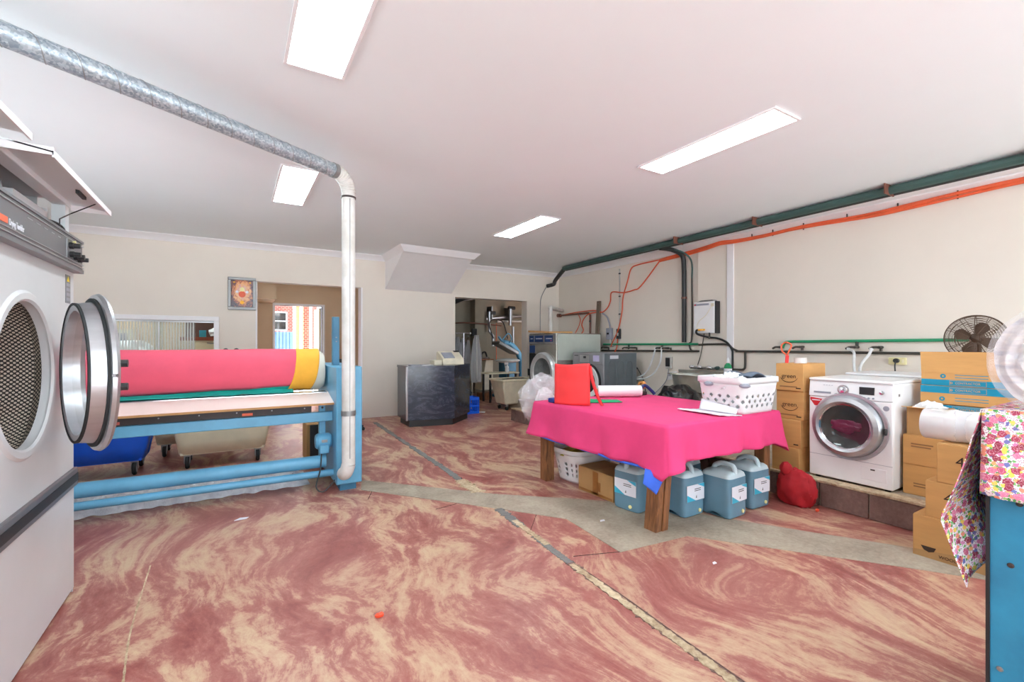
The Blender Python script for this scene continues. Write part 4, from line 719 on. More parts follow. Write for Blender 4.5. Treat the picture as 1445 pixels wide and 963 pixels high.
run('grey_flex', 'grey flexible conduit above the grey washer', 'conduit', [('tube', bez([(6.46,6.98,1.99),(6.46,6.84,1.9),(6.46,6.77,1.73),(6.46,6.77,1.64)]), .016, m_grey_pl), ('tail', bez([(6.46,6.77,1.45),(6.46,6.74,1.36),(6.46,6.68,1.32),(6.46,6.62,1.37)]), .014, m_garmw)], (6.46, 6.8, 1.3))
o = thing('isolator_box', 'grey electrical isolator box above the grey washer', 'switch', (6.46, 6.8, 1.44)); part('case', MB().box(6.42,6.5,6.71,6.84,1.45,1.68), m_grey_pl, o, bevel=.01); part('knob', MB().cyl((6.42,6.77,1.57),(6.395,6.77,1.57),.02), m_dark, o)
o = thing('switch_box', 'narrow dark switch box on the pale conduit', 'switch', (6.46, 6.54, 1.48)); part('case', MB().box(6.455,6.5,6.49,6.585,1.46,1.66), m_dark, o, bevel=.008); part('switch', MB().box(6.445,6.455,6.52,6.555,1.52,1.58), m_garmw, o)
o = thing('wall_batten', 'brown upright timber batten behind the washers', 'batten', (6.4, 7.05, 1.57)); part('batten', MB().hexa([(6.31,6.98,1.3),(6.36,6.98,1.3),(6.36,7.06,1.3),(6.31,7.06,1.3)], [(6.44,7.05,2.25),(6.49,7.05,2.25),(6.49,7.13,2.25),(6.44,7.13,2.25)]), m_postb, o, smooth=0); part('nail', MB().cyl((6.43,7.08,2.2),(6.445,7.08,2.2),.006,8), m_zinc, o)
o = thing('corner_pipe', 'brown copper water pipe near the corner above the washers', 'pipe', (6.46, 7.5, 1.57)); part('pipe', MB().tube([(6.46,8.35,2.02),(6.46,7.40,2.02),(6.46,7.36,1.98),(6.46,7.36,1.58)], .02, 10), m_copper, o); part('valve', MB().cyl((6.4,7.3,1.84),(6.46,7.36,1.84),.02), m_dark, o)
part('wall_flange', MB().cyl((6.40,8.42,2.02),(6.497,8.42,2.02),.04), m_copper, o)
def tap(t, x, y, z, down=True):
    b = part('tap', MB().tube([(x+.04,y,z),(x-.06,y,z)], .017, 8).tube(bez([(x-.05,y+.0,z),(x-.06,y+.05,z+.0),(x-.06,y+.09,z-.02)]), .014, 8), m_dkpipe, t); part('tap_handle', MB().cyl((x-.10,y,z),(x-.06,y,z),.008,8).tube([(x-.10,y-.035,z),(x-.10,y+.035,z)], .008, 6), m_dkpipe, b)
gp = thing('green_water_pipe', 'green cold water pipe with two white hose taps at the far end of the wall', 'pipe', (6.45, 6, 1.3)); part('pipe', MB().tube([(6.46,6.95,1.355),(6.46,4.72,1.36)], .018, 10), m_green, gp)
for yy in (6.25,5.46,): part('tee', MB().cyl((6.46,yy,1.36),(6.46,yy,1.29),.015), m_dkpipe, gp); tap(gp, 6.44, yy, 1.29)
hp_ = thing('hot_water_pipe', 'dark pipe running below the green pipe behind the washers', 'pipe', (6.45, 6, 1.2)); part('pipe', MB().tube([(6.46,7.0,1.225),(6.46,4.70,1.245)], .017, 10), m_dkpipe, hp_)
for yy in (6.1,5.32,6.85): part('riser', MB().tube([(6.46,yy-.05,1.235),(6.46,yy-.05,1.29),(6.46,yy,1.29)], .015, 8), m_dkpipe, hp_); tap(hp_, 6.44, yy, 1.29)
run('inlet_hose', 'white inlet hose curving from the left tap to the grey washer', 'hose', [('hose', bez([(6.38,5.54,1.27),(6.38,5.6,1.1),(6.38,5.7,.9),(6.36,5.84,.78),(6.3,5.98,.72)]), .013, m_hose), ('nut', [(6.38,5.54,1.30),(6.38,5.54,1.26)], .018, m_white_pl)], (6.38, 5.7, .7), 'white hoses to the grey washer')
run('inlet_hose', 'white inlet hose curving from the right tap to the grey washer', 'hose', [('hose', bez([(6.38,5.40,1.27),(6.38,5.43,1.05),(6.38,5.55,.86),(6.36,5.72,.75),(6.3,5.96,.70)]), .013, m_hose), ('nut', [(6.38,5.40,1.30),(6.38,5.40,1.26)], .018, m_white_pl)], (6.38, 5.6, .7), 'white hoses to the grey washer')
run('hanging_lead', 'thin black cord hanging beside the grey washer', 'cord', [('cord', bez([(6.45,6.02,.9),(6.46,5.88,.68),(6.47,5.84,.4),(6.47,5.84,.22)]), .008, m_dark), ('plug', [(6.45,6.02,.9),(6.42,6.03,.92)], .014, m_dark)], (6.45, 5.9, .2))
o = thing('breaker_switch', 'small dark breaker switch above the white socket', 'switch', (6.47, 5.32, .95)); part('case', MB().box(6.45,6.5,5.26,5.38,.93,1.14), m_garmw, o, bevel=.008); part('face', MB().box(6.43,6.452,5.28,5.36,.97,1.12), m_dark, o); part('cord', MB().tube(bez([(6.47,5.32,.93),(6.46,5.38,.7),(6.4,5.6,.45),(6.3,5.75,.25)]), .007, 6), m_grey_pl, o)
o = thing('wall_socket', 'white double socket, tilted, left of the sink', 'socket', (6.48, 5.27, .76)); part('plate', MB().hexa([(6.49,5.18,.76),(6.5,5.18,.76),(6.5,5.37,.73),(6.49,5.37,.73)], [(6.48,5.17,.89),(6.5,5.17,.89),(6.5,5.36,.87),(6.48,5.36,.87)]), m_white_pl, o, bevel=.004)
for yy in (5.22,5.31): part('outlet', MB().box(6.472,6.482,yy-.02,yy+.02,.8,.84), m_grey_pl, o)
# sink, taps, heater
sk = thing('steel_sink', 'deep stainless wash trough on the right wall under the heater', 'sink', (6.2, 4.6, .215))
part('basin', MB().lathe([(.0,0),(.12,.0),(.2,.03),(.235,.1),(.25,.27),(.30,.275),(.30,.285)], (0,0,0), (0,0,1), 40), m_steel, sk, solid=.006); b_ = children(sk)[-1]
b_.data.transform(Matrix.Translation((6.18,4.55,.60)) @ Matrix.Diagonal((.8,1.75,1,1)))
part('splash_rim', MB().box(6.42,6.45,4.05,5.08,.86,.93), m_steel, sk); 
for yy in (4.25,4.88): part('bracket', MB().box(6.05,6.45,yy-.015,yy+.015,.215,.61), m_zinc, sk)
tp = thing('sink_taps', 'row of dull chrome wall taps above the wash trough', 'taps', (6.42, 4.55, .97)); part('bar', MB().tube([(6.43,4.80,.97),(6.43,4.22,.985)], .018, 10), m_zinc, tp)
for yy in (4.76,4.62,4.45,4.3): hh = part('tap', MB().cyl((6.45,yy,.975),(6.36,yy,.985),.024), m_chrome, tp); part('tap_handle', MB().blob((6.34,yy,.99),(.03,.045,.03),.15,3,12), m_dkgreen if yy == 4.3 else m_chrome, hh)
bt = thing('soap_bottle', 'green washing up liquid bottle with white cap by the sink', 'bottle', (6.15, 4.02, .9)); part('body', MB().lathe([(0,0),(.05,0),(.055,.02),(.055,.12),(.045,.17),(.018,.2),(0,.2)], (6.15,4.0,.885), (0,0,1), 18), M('green_bottle', (28, 140, 88), .25), bt); part('label', MB().lathe([(.0555,.03),(.0555,.12)], (6.15,4.0,.885), (0,0,1), 18), m_labelw, bt, fix=False); part('cap', MB().lathe([(.018,.2),(.022,.2),(.018,.25),(.008,.28),(0,.28)], (6.15,4.0,.885), (0,0,1), 14), m_white_pl, bt)
ht = thing('water_heater', 'white wall mounted gas water heater with hanging cords', 'water heater', (6.38, 4.53, 1.5)); part('case', MB().box(6.36,6.46,4.36,4.74,1.53,2.035), m_white, ht, bevel=.012); part('side_panel', MB().box(6.365,6.46,4.335,4.36,1.53,2.03), m_dark, ht); part('back_plate', MB().box(6.46,6.5,4.36,4.74,1.55,2.0), m_zinc, ht)
part('grille', MB().box(6.354,6.361,4.46,4.72,1.975,2.005), m_grey_pl, ht); part('badge', MB().box(6.352,6.356,4.69,4.72,1.98,2.0), m_redst, ht); part('top_cowl', MB().hexa([(6.38,4.38,2.035),(6.46,4.38,2.035),(6.46,4.7,2.035),(6.38,4.7,2.035)], [(6.36,4.4,2.055),(6.46,4.4,2.055),(6.46,4.6,2.055),(6.36,4.6,2.055)]), m_zinc, ht); part('outlet', MB().box(6.352,6.362,4.37,4.42,1.95,2.0), m_cream_ap, ht)
part('cord', MB().tube(bez([(6.35,4.4,1.96),(6.345,4.5,1.82),(6.345,4.63,1.72),(6.35,4.68,1.6)]), .004, 6), m_cream_pl, ht); part('gas_tap', MB().box(6.31,6.36,4.53,4.62,1.575,1.6), m_yellow, ht); part('pipe', MB().tube(bez([(6.33,4.6,1.585),(6.33,4.66,1.58),(6.34,4.65,1.52),(6.40,4.5,1.47),(6.42,4.35,1.45),(6.42,4.2,1.39),(6.42,4.11,1.28),(6.42,4.10,1.2)])+[Vector((6.42,4.10,.9))], .016, 8), m_blackpipe, ht); part('drain_pipe', MB().tube(bez([(6.4,4.57,1.53),(6.44,4.66,1.2),(6.44,4.72,1.02)]), .007, 6), m_dkpipe, ht)
part('pipe_stub', MB().cyl((6.36,4.45,1.44),(6.36,4.45,1.54),.014), m_dkpipe, ht)
run('heater_feed', 'dark pipe below the heater bending down behind the basket', 'pipe', [('pipe', bez([(6.44,4.70,1.35),(6.44,4.45,1.36),(6.43,4.2,1.355),(6.43,4.1,1.29),(6.43,4.02,1.255)]), .016, m_dkpipe), ('branch', bez([(6.43,3.91,1.25),(6.43,3.91,1.05),(6.43,3.93,.99),(6.43,4.0,.98),(6.43,4.12,.98)]), .016, m_dkpipe), ('long_pipe', [(6.43,4.05,1.255),(6.43,1.2,1.262)], .016, m_dkpipe)], (6.43, 3.5, .98))
gp = thing('green_water_pipe', 'green water pipe running above the white washing machine to the fan', 'pipe', (6.43, 2.3, 1.3)); part('pipe', MB().tube(bez([(6.43,3.37,1.31),(6.43,3.35,1.37),(6.43,3.29,1.395),(6.43,3.1,1.397)])+[Vector((6.43,.9,1.412))], .018, 10), m_green, gp); part('tee', MB().cyl((6.43,2.5,1.4),(6.43,2.5,1.33),.016), m_dkpipe, gp); tap(gp, 6.42, 2.5, 1.325); tap(gp, 6.42, 3.38, 1.32)
hp_ = thing('tap_pair', 'dark hose taps rising from the lower pipe above the washing machine', 'taps', (6.43, 2.3, 1.26))
for yy in (2.26,3.12): part('riser', MB().cyl((6.43,yy,1.28),(6.43,yy,1.33),.015), m_dkpipe, hp_); tap(hp_, 6.42, yy, 1.325)
run('washer_hose', 'translucent white hose from the left tap behind the washing machine', 'hose', [('hose', bez([(6.36,2.56,1.30),(6.3,2.48,1.26),(6.1,2.40,1.1),(5.9,2.28,.9)]), .015, m_hose), ('nut', [(6.36,2.56,1.32),(6.36,2.56,1.29)], .02, m_white_pl)], (6.2, 2.4, .9), 'hoses behind the washing machine')
run('washer_hose', 'translucent white hose from the right tap behind the washing machine', 'hose', [('hose', bez([(6.36,2.33,1.30),(6.3,2.33,1.24),(6.1,2.34,1.1),(5.9,2.26,.9)]), .015, m_hose), ('nut', [(6.36,2.33,1.32),(6.36,2.33,1.29)], .02, m_white_pl)], (6.2, 2.4, .9), 'hoses behind the washing machine')
o = thing('power_point', 'cream double power point with black plug above the washing machine', 'socket', (6.44, 2.1, 1.12)); part('plate', MB().box(6.425,6.46,2.03,2.19,1.13,1.21), m_ocre, o, bevel=.005); part('plug', MB().cyl((6.425,2.11,1.175),(6.39,2.11,1.175),.026), m_dark, o); part('cord', MB().tube(bez([(6.39,2.11,1.165),(6.37,2.11,1.1),(6.38,2.1,.9),(6.4,2.1,.6)]), .007, 6), m_dark, o); part('switch', MB().box(6.42,6.426,2.045,2.065,1.15,1.19), m_cream_pl, o)

solo('garbage_bag', 'black plastic garbage bag on the plinth behind the table', 'bag', MB().blob((5.25,4.15,.5),(.28,.3,.30),.13,2.2,40,21,.217), M('black_film', (22, 22, 25), .22))
o = thing('clear_bag', 'milky plastic bag slumped left of the black garbage bag', 'bag', (4.66,4.66,.217)); part('film', MB().blob((4.68,4.66,.46),(.26,.3,.24),.13,2.4,40,23,.217), m_film2, o); part('linen', MB().blob((4.68,4.66,.44),(.2,.23,.18),.1,2,24,5,.225), m_laundry, o)

# ================================================================== pink table and what is on it
TX0, TX1, TY0, TY1, TZ = 2.61, 4.06, 2.16, 3.82, .775
t = thing('work_table', 'heavy timber work table under the magenta cloth', 'table', (3.35, 3.0, 0))
part('tabletop', MB().box(TX0+.01,TX1-.01,TY0+.01,TY1-.01,.715,.77), m_wood, t)
part('leg', MB().hexa([(2.59,2.245,0),(2.645,2.245,0),(2.645,2.355,0),(2.59,2.355,0)],[(2.63,2.215,.715),(2.685,2.215,.715),(2.685,2.325,.715),(2.63,2.325,.715)]), m_wood, t, 'dark timber half of the near leg'); part('leg', MB().hexa([(2.653,2.24,0),(2.715,2.24,0),(2.715,2.35,0),(2.653,2.35,0)],[(2.693,2.21,.715),(2.755,2.21,.715),(2.755,2.32,.715),(2.693,2.32,.715)]), m_wood, t, 'orange marked timber half of the near leg', bevel=.003)
part('leg', MB().box(2.64,2.74,3.66,3.76,0,.715), m_wood, t, bevel=.003); part('leg', MB().box(3.92,4.01,2.21,2.30,0,.715), m_wood, t, bevel=.003); part('leg', MB().box(3.92,4.01,3.66,3.76,0,.715), m_wood, t, bevel=.003)
part('apron', MB().box(TX0+.04,TX1-.04,TY0+.04,TY0+.07,.62,.715), m_wood, t); part('apron', MB().box(TX0+.04,TX1-.04,TY1-.07,TY1-.04,.62,.715), m_wood, t)
def cloth(off, top, hem, mat, drop):
    x0, x1, y0, y1 = TX0-off, TX1+off, TY0-off, TY1+off
    mb = MB(); N = 40
    def rim(s):      # s in 0..4 around the rectangle: corner order (x0,y0)->(x1,y0)->(x1,y1)->(x0,y1)
        k = int(s)%4; f_ = s-int(s); c = [(x0,y0),(x1,y0),(x1,y1),(x0,y1)]; a, b = c[k], c[(k+1)%4]; return (a[0]+(b[0]-a[0])*f_, a[1]+(b[1]-a[1])*f_)
    nn = [(0,-1),(1,0),(0,1),(-1,0)]
    def nrm(s):
        k = int(s)%4; f_ = s-int(s); w = .06; n0 = Vector(nn[k])
        if f_ < w: n0 = (Vector(nn[k])*(.5+.5*f_/w)+Vector(nn[k-1])*(.5-.5*f_/w))
        elif f_ > 1-w: g_ = (f_-1+w)/w; n0 = (Vector(nn[k])*(1-.5*g_)+Vector(nn[(k+1)%4])*(.5*g_))
        return n0.normalized()
    def fn(u, v):
        s = (u*4) % 4; x, y = rim(s); n = nrm(s); k = int(s)%4; f_ = s-int(s); cd = min(f_, 1-f_)
        corner = max(0, 1-cd/.09); h = hem(s)+corner*drop[(k if f_ < .5 else (k+1))%4]
        fold = .02*math.sin(s*19+nz(s*3)*4)+.03*nz(s*9, v*1.2, off*9)+.012*nz(s*26, v*2.5, 3); out = v*(.04+fold*(.3+.7*v))+.03*corner*v
        rr = min(1, v*14); zz = top-h*v if v > .05 else top-.012*(1-math.cos(v/.05*math.pi/2))
        if v > .05: zz = top-.012-(h-.012)*(v-.05)/.95
        return (x+n.x*(out+.004*rr), y+n.y*(out+.004*rr), zz)
    mb.grid(lambda u, v: fn(u, v), 240, 14)
    mb.grid(lambda u, v: (x0+(x1-x0)*u, y0+(y1-y0)*v, top+(.003*nz(u*4, v*4) if 0 < u < 1 and 0 < v < 1 else 0)), 24, 24)
    return mb
hemf = lambda s: .27+.012*nz(s*5) if int(s)%4 == 0 else (.33+.01*nz(s*6) if int(s)%4 == 3 else .3)
solo('magenta_tablecloth', 'magenta cloth draped over the big work table', 'tablecloth', cloth(.0, .783, hemf, m_pink, [.06,.05,0,.0]), m_pink, solid=.003, fix=False)
q1, q2, q3, q4 = Vector((2.525,2.285,.47)), Vector((2.60,2.165,.44)), Vector((2.545,2.20,.30)), Vector((2.475,2.26,.375))
b2 = MB().grid(lambda u, v: tuple((q1*(1-u)+q2*u)*(1-v)+(q4*(1-u)+q3*u)*v+Vector((-.01, -.01, 0))*math.sin(math.pi*u)*math.sin(math.pi*v)), 10, 10)
solo('blue_undercloth', 'blue cloth corner peeking below the magenta cloth at the near leg', 'cloth', b2, m_bluecl, solid=.003)
solo('blue_hem', 'narrow blue cloth edge below the magenta cloth on its left side', 'cloth', MB().grid(lambda u, v: (2.583+.004*nz(u*9), 2.3+1.56*u, .458+.012*nz(u*6)-.018*v-.01*max(0, .5-u)), 40, 2), m_bluecl, solid=.003)

# red tote bag
rb = thing('tote_bag', 'bright red tote bag standing on the magenta table', 'bag', (2.75, 3.38, .787))
A, B = Vector((2.655,3.535,0)), Vector((2.835,3.235,0)); e = (B-A); nB = Vector((-e.y, e.x, 0)).normalized()*-1
if nB.dot(Vector((0,0,0))-A) < 0: nB = -nB
def bagf(side):
    def fn(u, v):
        bulge = side*(.012+.035*math.sin(math.pi*u)*(1-.55*v))+.006*nz(u*4, v*4, side); p = A+e*(u+.02*(.5-u)*v)+nB*bulge
        return (p.x, p.y, .789+.385*v*(1-.02*math.sin(u*5)))
    return fn
part('body', MB().grid(bagf(1), 14, 16), m_red, rb, solid=.002); part('body_back', MB().grid(bagf(-1), 14, 16), m_red, rb, solid=.002); part('side', MB().grid(lambda u, v: tuple(Vector(bagf(1)(1, v))*(1-u)+Vector(bagf(-1)(1, v))*u), 4, 16), m_red, rb); part('side', MB().grid(lambda u, v: tuple(Vector(bagf(1)(0, v))*(1-u)+Vector(bagf(-1)(0, v))*u), 4, 16), m_red, rb)
sdir = e.normalized(); pts = bez([B+Vector((0,0,1.16)), B+sdir*.03+nB*.02+Vector((0,0,1.03)), B+sdir*.085+nB*.03+Vector((0,0,.88)), B+sdir*.13+nB*.04+Vector((0,0,.80))], 6)
def strap(pts, w): return MB().grid(lambda u, v: tuple(pts[min(int(v*(len(pts)-1)+.5), len(pts)-1)]+(sdir*.8+nB*.3)*(u-.5)*w), 2, len(pts)-1)
part('strap', strap(pts, .04), m_red, rb, solid=.003); part('strap', strap([p-nB*.05-sdir*.01 for p in pts], .03), m_redbag, rb, solid=.003)
solo('green_cloth', 'folded green cloth behind the red tote bag', 'cloth', MB().grid(lambda u, v: (2.93+.34*u+.1*v, 3.40-.15*u+.17*v, .791+.028*(1-u)*math.sin(math.pi*v)*(1+.6*nz(u*6, v*6))), 16, 12), m_greencl, solid=.004)
solo('folded_blue_item', 'dark blue folded item just behind the red tote bag', 'cloth', MB().box(2.66,2.76,3.56,3.66,.787,.83), M('navy_cloth', (40, 60, 140), .8), bevel=.01)
wr = thing('plastic_roll', 'white roll of plastic film lying across the back of the table', 'roll', (3.6, 3.62, .787)); ra, rb_ = Vector((3.38,3.73,.85)), Vector((3.80,3.50,.85)); aw = (rb_-ra)
part('film', MB().lathe([(.022,0),(.06,0),(.062,.01),(.062,aw.length-.01),(.06,aw.length),(.022,aw.length)], ra, aw, 28, closed=True), m_white_pl, wr); part('core', MB().lathe([(.02,-.012),(.026,-.012),(.026,aw.length+.012),(.02,aw.length+.012)], ra, aw, 18, closed=True), m_card, wr)
td = thing('tape_dispenser', 'blue tape gun with an orange tape roll behind the plastic roll', 'tape dispenser', (3.93, 3.62, .787)); part('handle', MB().tube(bez([(3.86,3.58,.82),(3.92,3.56,.90),(4.0,3.53,.84),(4.02,3.5,.80)]), .018, 8), M('tape_blue', (30, 44, 110), .4), td); part('tape', MB().lathe([(.025,-.02),(.045,-.02),(.045,.02),(.025,.02)], (3.93,3.60,.90), (1,0,0), 20, closed=True), M('amber_tape', (214, 150, 80), .3), td); part('frame', MB().box(3.88,3.98,3.57,3.63,.788,.83), m_dark, td, bevel=.008)
fbn = thing('film_bundle', 'clear plastic wrapped linen bundle slumped behind the far corner of the table', 'bundle', (2.88,4.02,.45)); part('film', MB().blob((2.86,4.03,.77),(.27,.15,.26),.12,2.6,72,2,None,4), m_film3, fbn); part('film', MB().blob((2.87,4.04,.76),(.24,.12,.23),.2,3.4,64,9,None,4), m_film3, fbn); part('linen', MB().blob((2.9,4.04,.78),(.11,.06,.1),.2,2.2,40,4,None,3), m_laundry, fbn)
def basket(t, cx, cy, z, a, b, h, flare, mat, square=.45, holes=None, nu=40, nv=6, dia=True):
    def shell(u, v):
        k = flare+(1-flare)*v
        if dia:
            r_ = .07; L1, L2, q_ = 2*(a-r_), 2*(b-r_), math.pi*r_/2; P_ = 2*(L1+L2)+4*q_; d_ = (u % 1)*P_; px, py = 0, 0
            segs = [(L2, (a, -b+r_), (0, 1)), (q_, (a-r_, b-r_), 0), (L1, (a-r_, b), (-1, 0)), (q_, (-a+r_, b-r_), 90), (L2, (-a, b-r_), (0, -1)), (q_, (-a+r_, -b+r_), 180), (L1, (-a+r_, -b), (1, 0)), (q_, (a-r_, -b+r_), 270)]
            for ln, o_, dd_ in segs:
                if d_ <= ln+1e-9:
                    if isinstance(dd_, tuple): px, py = o_[0]+dd_[0]*d_, o_[1]+dd_[1]*d_
                    else: aa_ = R(dd_)+d_/r_; px, py = o_[0]+r_*math.cos(aa_), o_[1]+r_*math.sin(aa_)
                    break
                d_ -= ln
            return (cx+px*k, cy+py*k, z+h*v)
        ang = 2*math.pi*u; c_, s_ = math.cos(ang), math.sin(ang); sx = math.copysign(abs(c_)**square, c_); sy = math.copysign(abs(s_)**square, s_)
        return (cx+a*k*sx, cy+b*k*sy, z+h*v)
    part('wall', MB().perf(shell, nu, nv, holes, (.46 if dia else .34), dia), mat, t, solid=.005, fix=False); part('base', MB().prism([shell(k/nu, 0)[:2] for k in range(nu)], z, z+.006), mat, t)
    rim = [Vector(shell(k/80, 1)) for k in range(80)]; part('rim', MB().grid(lambda u, v: tuple(Vector((cx, cy, 0))+(rim[int(u*80)%80]-Vector((cx, cy, 0)))*(1+.05*(v if v < .5 else .5)*2)-Vector((0, 0, .045*max(0, v-.5)*2-.0))), 80, 4), mat, t, solid=.004)
    return shell
lb2 = thing('laundry_basket', 'white lattice laundry basket on the magenta table', 'laundry basket', (3.77, 2.35, .787))
sh = basket(lb2, 3.77, 2.36, .787, .275, .215, .245, .86, m_white_pl, .3, lambda i, j: j in (1,2,3) and (i+j)%2 == 0, 44, 6)
for u_ in (.53, .70): 
    p = Vector(sh(u_, .97)); part('grip', MB().blob(p, (.045,.045,.02), 0, 1, 12), m_grey_pl, lb2)
solo('white_linen', 'crumpled white linen heaped in the lattice basket', 'linen', MB().blob((3.72,2.38,1.0),(.205,.16,.095),.28,3.5,48,8), m_laundry)
gm = MB().grid(lambda u, v: (3.74+.30*u, 2.22+.26*v, 1.065+.045*math.sin(math.pi*min(1, u*1.1+.12))-.05*max(0, u-.7)+.01*math.sin(v*9)), 22, 12)
solo('rubber_mat', 'ribbed grey mat draped on top of the basket', 'mat', gm, m_mat_g, solid=.012)
for k in range(9): pass
solo('folded_sheet', 'white folded paper sheets lying in front of the basket', 'paper', MB().grid(lambda u, v: (3.28+.20*u+.02*v, 2.20+.42*v-.06*u, .789+.012*(1-u)+.006*nz(u*4, v*5)+(.10*max(0, v*1.0-.75)*u*0)), 12, 14), m_labelw, solid=.008)
solo('paper_flap', 'white paper leaning against the basket corner', 'paper', MB().grid(lambda u, v: (3.43+.075*v, 2.16+.34*u+.03*v, .803+(.085-.05*(1-u))*v), 12, 6), m_labelw, solid=.003)

# ================================================================== under the table
def jug(label, loc, rz, first=None):
    if first: return copy_tree(first, loc, rz, label)
    j = thing('chemical_jug', label, 'jug', (0, 0, 0), 'blue liquid jugs under the table'); a = .13
    def shell(u, v):
        ang = 2*math.pi*u; c_, s_ = math.cos(ang), math.sin(ang); k = .3; sx = math.copysign(abs(c_)**k, c_); sy = math.copysign(abs(s_)**k, s_)
        prof = [(0,.86),(.03,.97),(.12,1.0),(.13,1.015),(.145,1.015),(.155,1),(.8,1),(.82,1.015),(.84,1.015),(.86,1)]; sc_ = 1
        for (p, q), (p2, q2) in zip(prof, prof[1:]):
            if p <= v <= p2: sc_ = q+(q2-q)*(v-p)/(p2-p)
        z = .315*v
        if v < .12 and sx < -.8: z += .05*max(0, 1-abs(sy)*1.6)*(1-v/.12)
        return (a*sc_*sx, a*sc_*sy, z)
    part('body', MB().grid(shell, 56, 26), m_jug, j); part('base', MB().prism([shell(k/56, 0)[:2] for k in range(56)], .006, .01), m_jug, j)
    def top(u, v):
        x, y, _ = shell(u, .86); k = [1, .985, .93, .8, .5, 0][int(v*5+.01)] ; zz = [.27, .315, .338, .352, .36, .36][int(v*5+.01)]; return (x*k, y*k, zz)
    part('shoulder', MB().grid(top, 56, 5), m_jugtop, j); part('handle', MB().tube(bez([(-.01,-.105,.335),(-.01,-.085,.395),(-.01,.0,.405),(-.01,.06,.38),(-.01,.075,.345)]), .02, 10), m_jugtop, j); part('cap', MB().lathe([(0,0),(.03,0),(.03,.035),(0,.037)], (.07,.085,.345), (0,0,1), 20), m_dark, j)
    lbp = part('label', MB().box(-.105,.105,-a-.004,-a-.001,.13,.255), m_labelw, j); part('label_band', MB().prism_y([(-.105,.13),(.0,.13),(-.105,.185)], -a-.005, -a-.004), m_labelb, lbp); part('label_band', MB().prism_y([(.02,.255),(.105,.222),(.105,.255)], -a-.005, -a-.004), m_labelb, lbp)
    for k in range(2): part('print_line', MB().box(-.015,.06,-a-.0052,-a-.004,.218-k*.014,.223-k*.014), m_ink, lbp)
    part('droplet', MB().prism_y([(.0,.15),(.012,.15),(.009,.172)], -a-.0055, -a-.004), m_ink, lbp); part('bung', MB().cyl((.05,-a-.008,.045),(.05,-a+.02,.045),.014), m_cap, j)
    j.location = loc; j.rotation_euler = (0, 0, R(rz)); return j
j1 = jug('blue liquid jug second from the near table leg, on its right', (3.11,2.43,0), 0)
jug('blue liquid jug left of the near table leg, beside the cardboard box', (2.86,2.70,0), -82, j1)
jug('third blue liquid jug from the left, nearest the front', (3.375,2.235,0), 3, j1)
jug('rightmost blue liquid jug beside the far right leg', (3.745,2.26,0), -2, j1)
jug('blue liquid jug half hidden behind the row under the table', (3.40,2.66,0), 8, j1)
def carton(name, label, x0, x1, y0, y1, z0, z1, mat=None, cat='box', group=None, rz=0, flaps=True, seam='x'):
    b = thing(name, label, cat, ((x0+x1)/2, (y0+y1)/2, z0), group); mat = mat or m_card
    part('carton', MB().box(x0,x1,y0,y1,z0,z1-.004), mat, b, bevel=.004)
    if flaps:
        ym = (y0+y1)/2; part('flap', MB().box(x0+.002,x1-.002,y0+.002,ym-.0015,z1-.004,z1), mat, b, bevel=.0015); part('flap', MB().box(x0+.002,x1-.002,ym+.0015,y1-.002,z1-.004,z1), mat, b, bevel=.0015)
    WM[b] = Matrix.Translation(b.location)
    return b
b = carton('cardboard_box', 'taped cardboard box on the floor under the table', 2.77, 3.10, 2.86, 3.32, 0, .225, m_card_d)
part('tape', MB().box(2.768,2.77,3.05,3.12,.01,.215), m_tape, b); part('tape', MB().box(2.768,2.77,2.87,3.31,.012,.03), m_tape, b); part('tape', MB().box(2.768,2.77,3.02,3.06,.05,.13), m_tape, b)
lb3 = thing('laundry_basket', 'white round holed laundry basket under the table by the left leg', 'laundry basket', (3.0, 3.56, 0))
sh = basket(lb3, 3.05, 3.58, .0, .28, .24, .31, .78, m_white_pl, .6, lambda i, j: j in (1,2,3) and i%2 == 0, 44, 6, False)
solo('yellow_cloth', 'dull yellow cloth in the basket under the table', 'cloth', MB().blob((3.0,3.56,.27),(.21,.17,.05),.25,3,28,3), m_yelpl)
solo('black_bag_pile', 'black bags piled in the shadow under the table', 'bags', MB().blob((3.6,3.2,.18),(.27,.32,.24),.2,3,32,6,0.0), m_dark)
solo('cardboard_tube', 'pale cardboard tube resting behind the jugs', 'tube', MB().lathe([(.03,0),(.042,0),(.042,.5),(.03,.5)], (3.30,2.62,.432), (.2,1,.0), 22, closed=True), m_cream_ap)
solo('red_laundry_bag', 'dark red drawstring bag slumped by the right table leg', 'bag', MB().blob((4.085,2.03,.13),(.095,.15,.17),.12,2.0,40,11,0.0).blob((4.06,2.10,.29),(.05,.05,.06),.1,2,20,4), m_redbag)
for p, lb, mt in (((4.05,1.85,.0),'tiny orange plug on the floor near the tiled plinth',m_orbit),((.62,2.28,0),'tiny orange ear plug on the floor in the middle',m_orbit)): solo('plastic_plug', lb, 'debris', MB().blob((p[0],p[1],.012),(.025,.012,.012),.2,4,10,2,0), mt)
for (x, y, s_), lb in (((.05,4.12,.05),'torn white paper scrap on the floor before the ironer'),((2.42,2.62,.03),'white scrap on the concrete strip by the table leg'),((2.55,1.75,.02),'small white fleck on the red floor right of the crack')): solo('paper_scrap', lb, 'paper', MB().prism([(x-s_,y-s_*.4),(x+s_*.6,y-s_*.5),(x+s_,y+.01),(x-s_*.2,y+s_*.5)], .001, .004), m_labelw)
solo('blue_scrap', 'tiny blue scrap on the red floor', 'debris', MB().box(.02,.04,2.02,2.03,.001,.008), m_blue_pl)

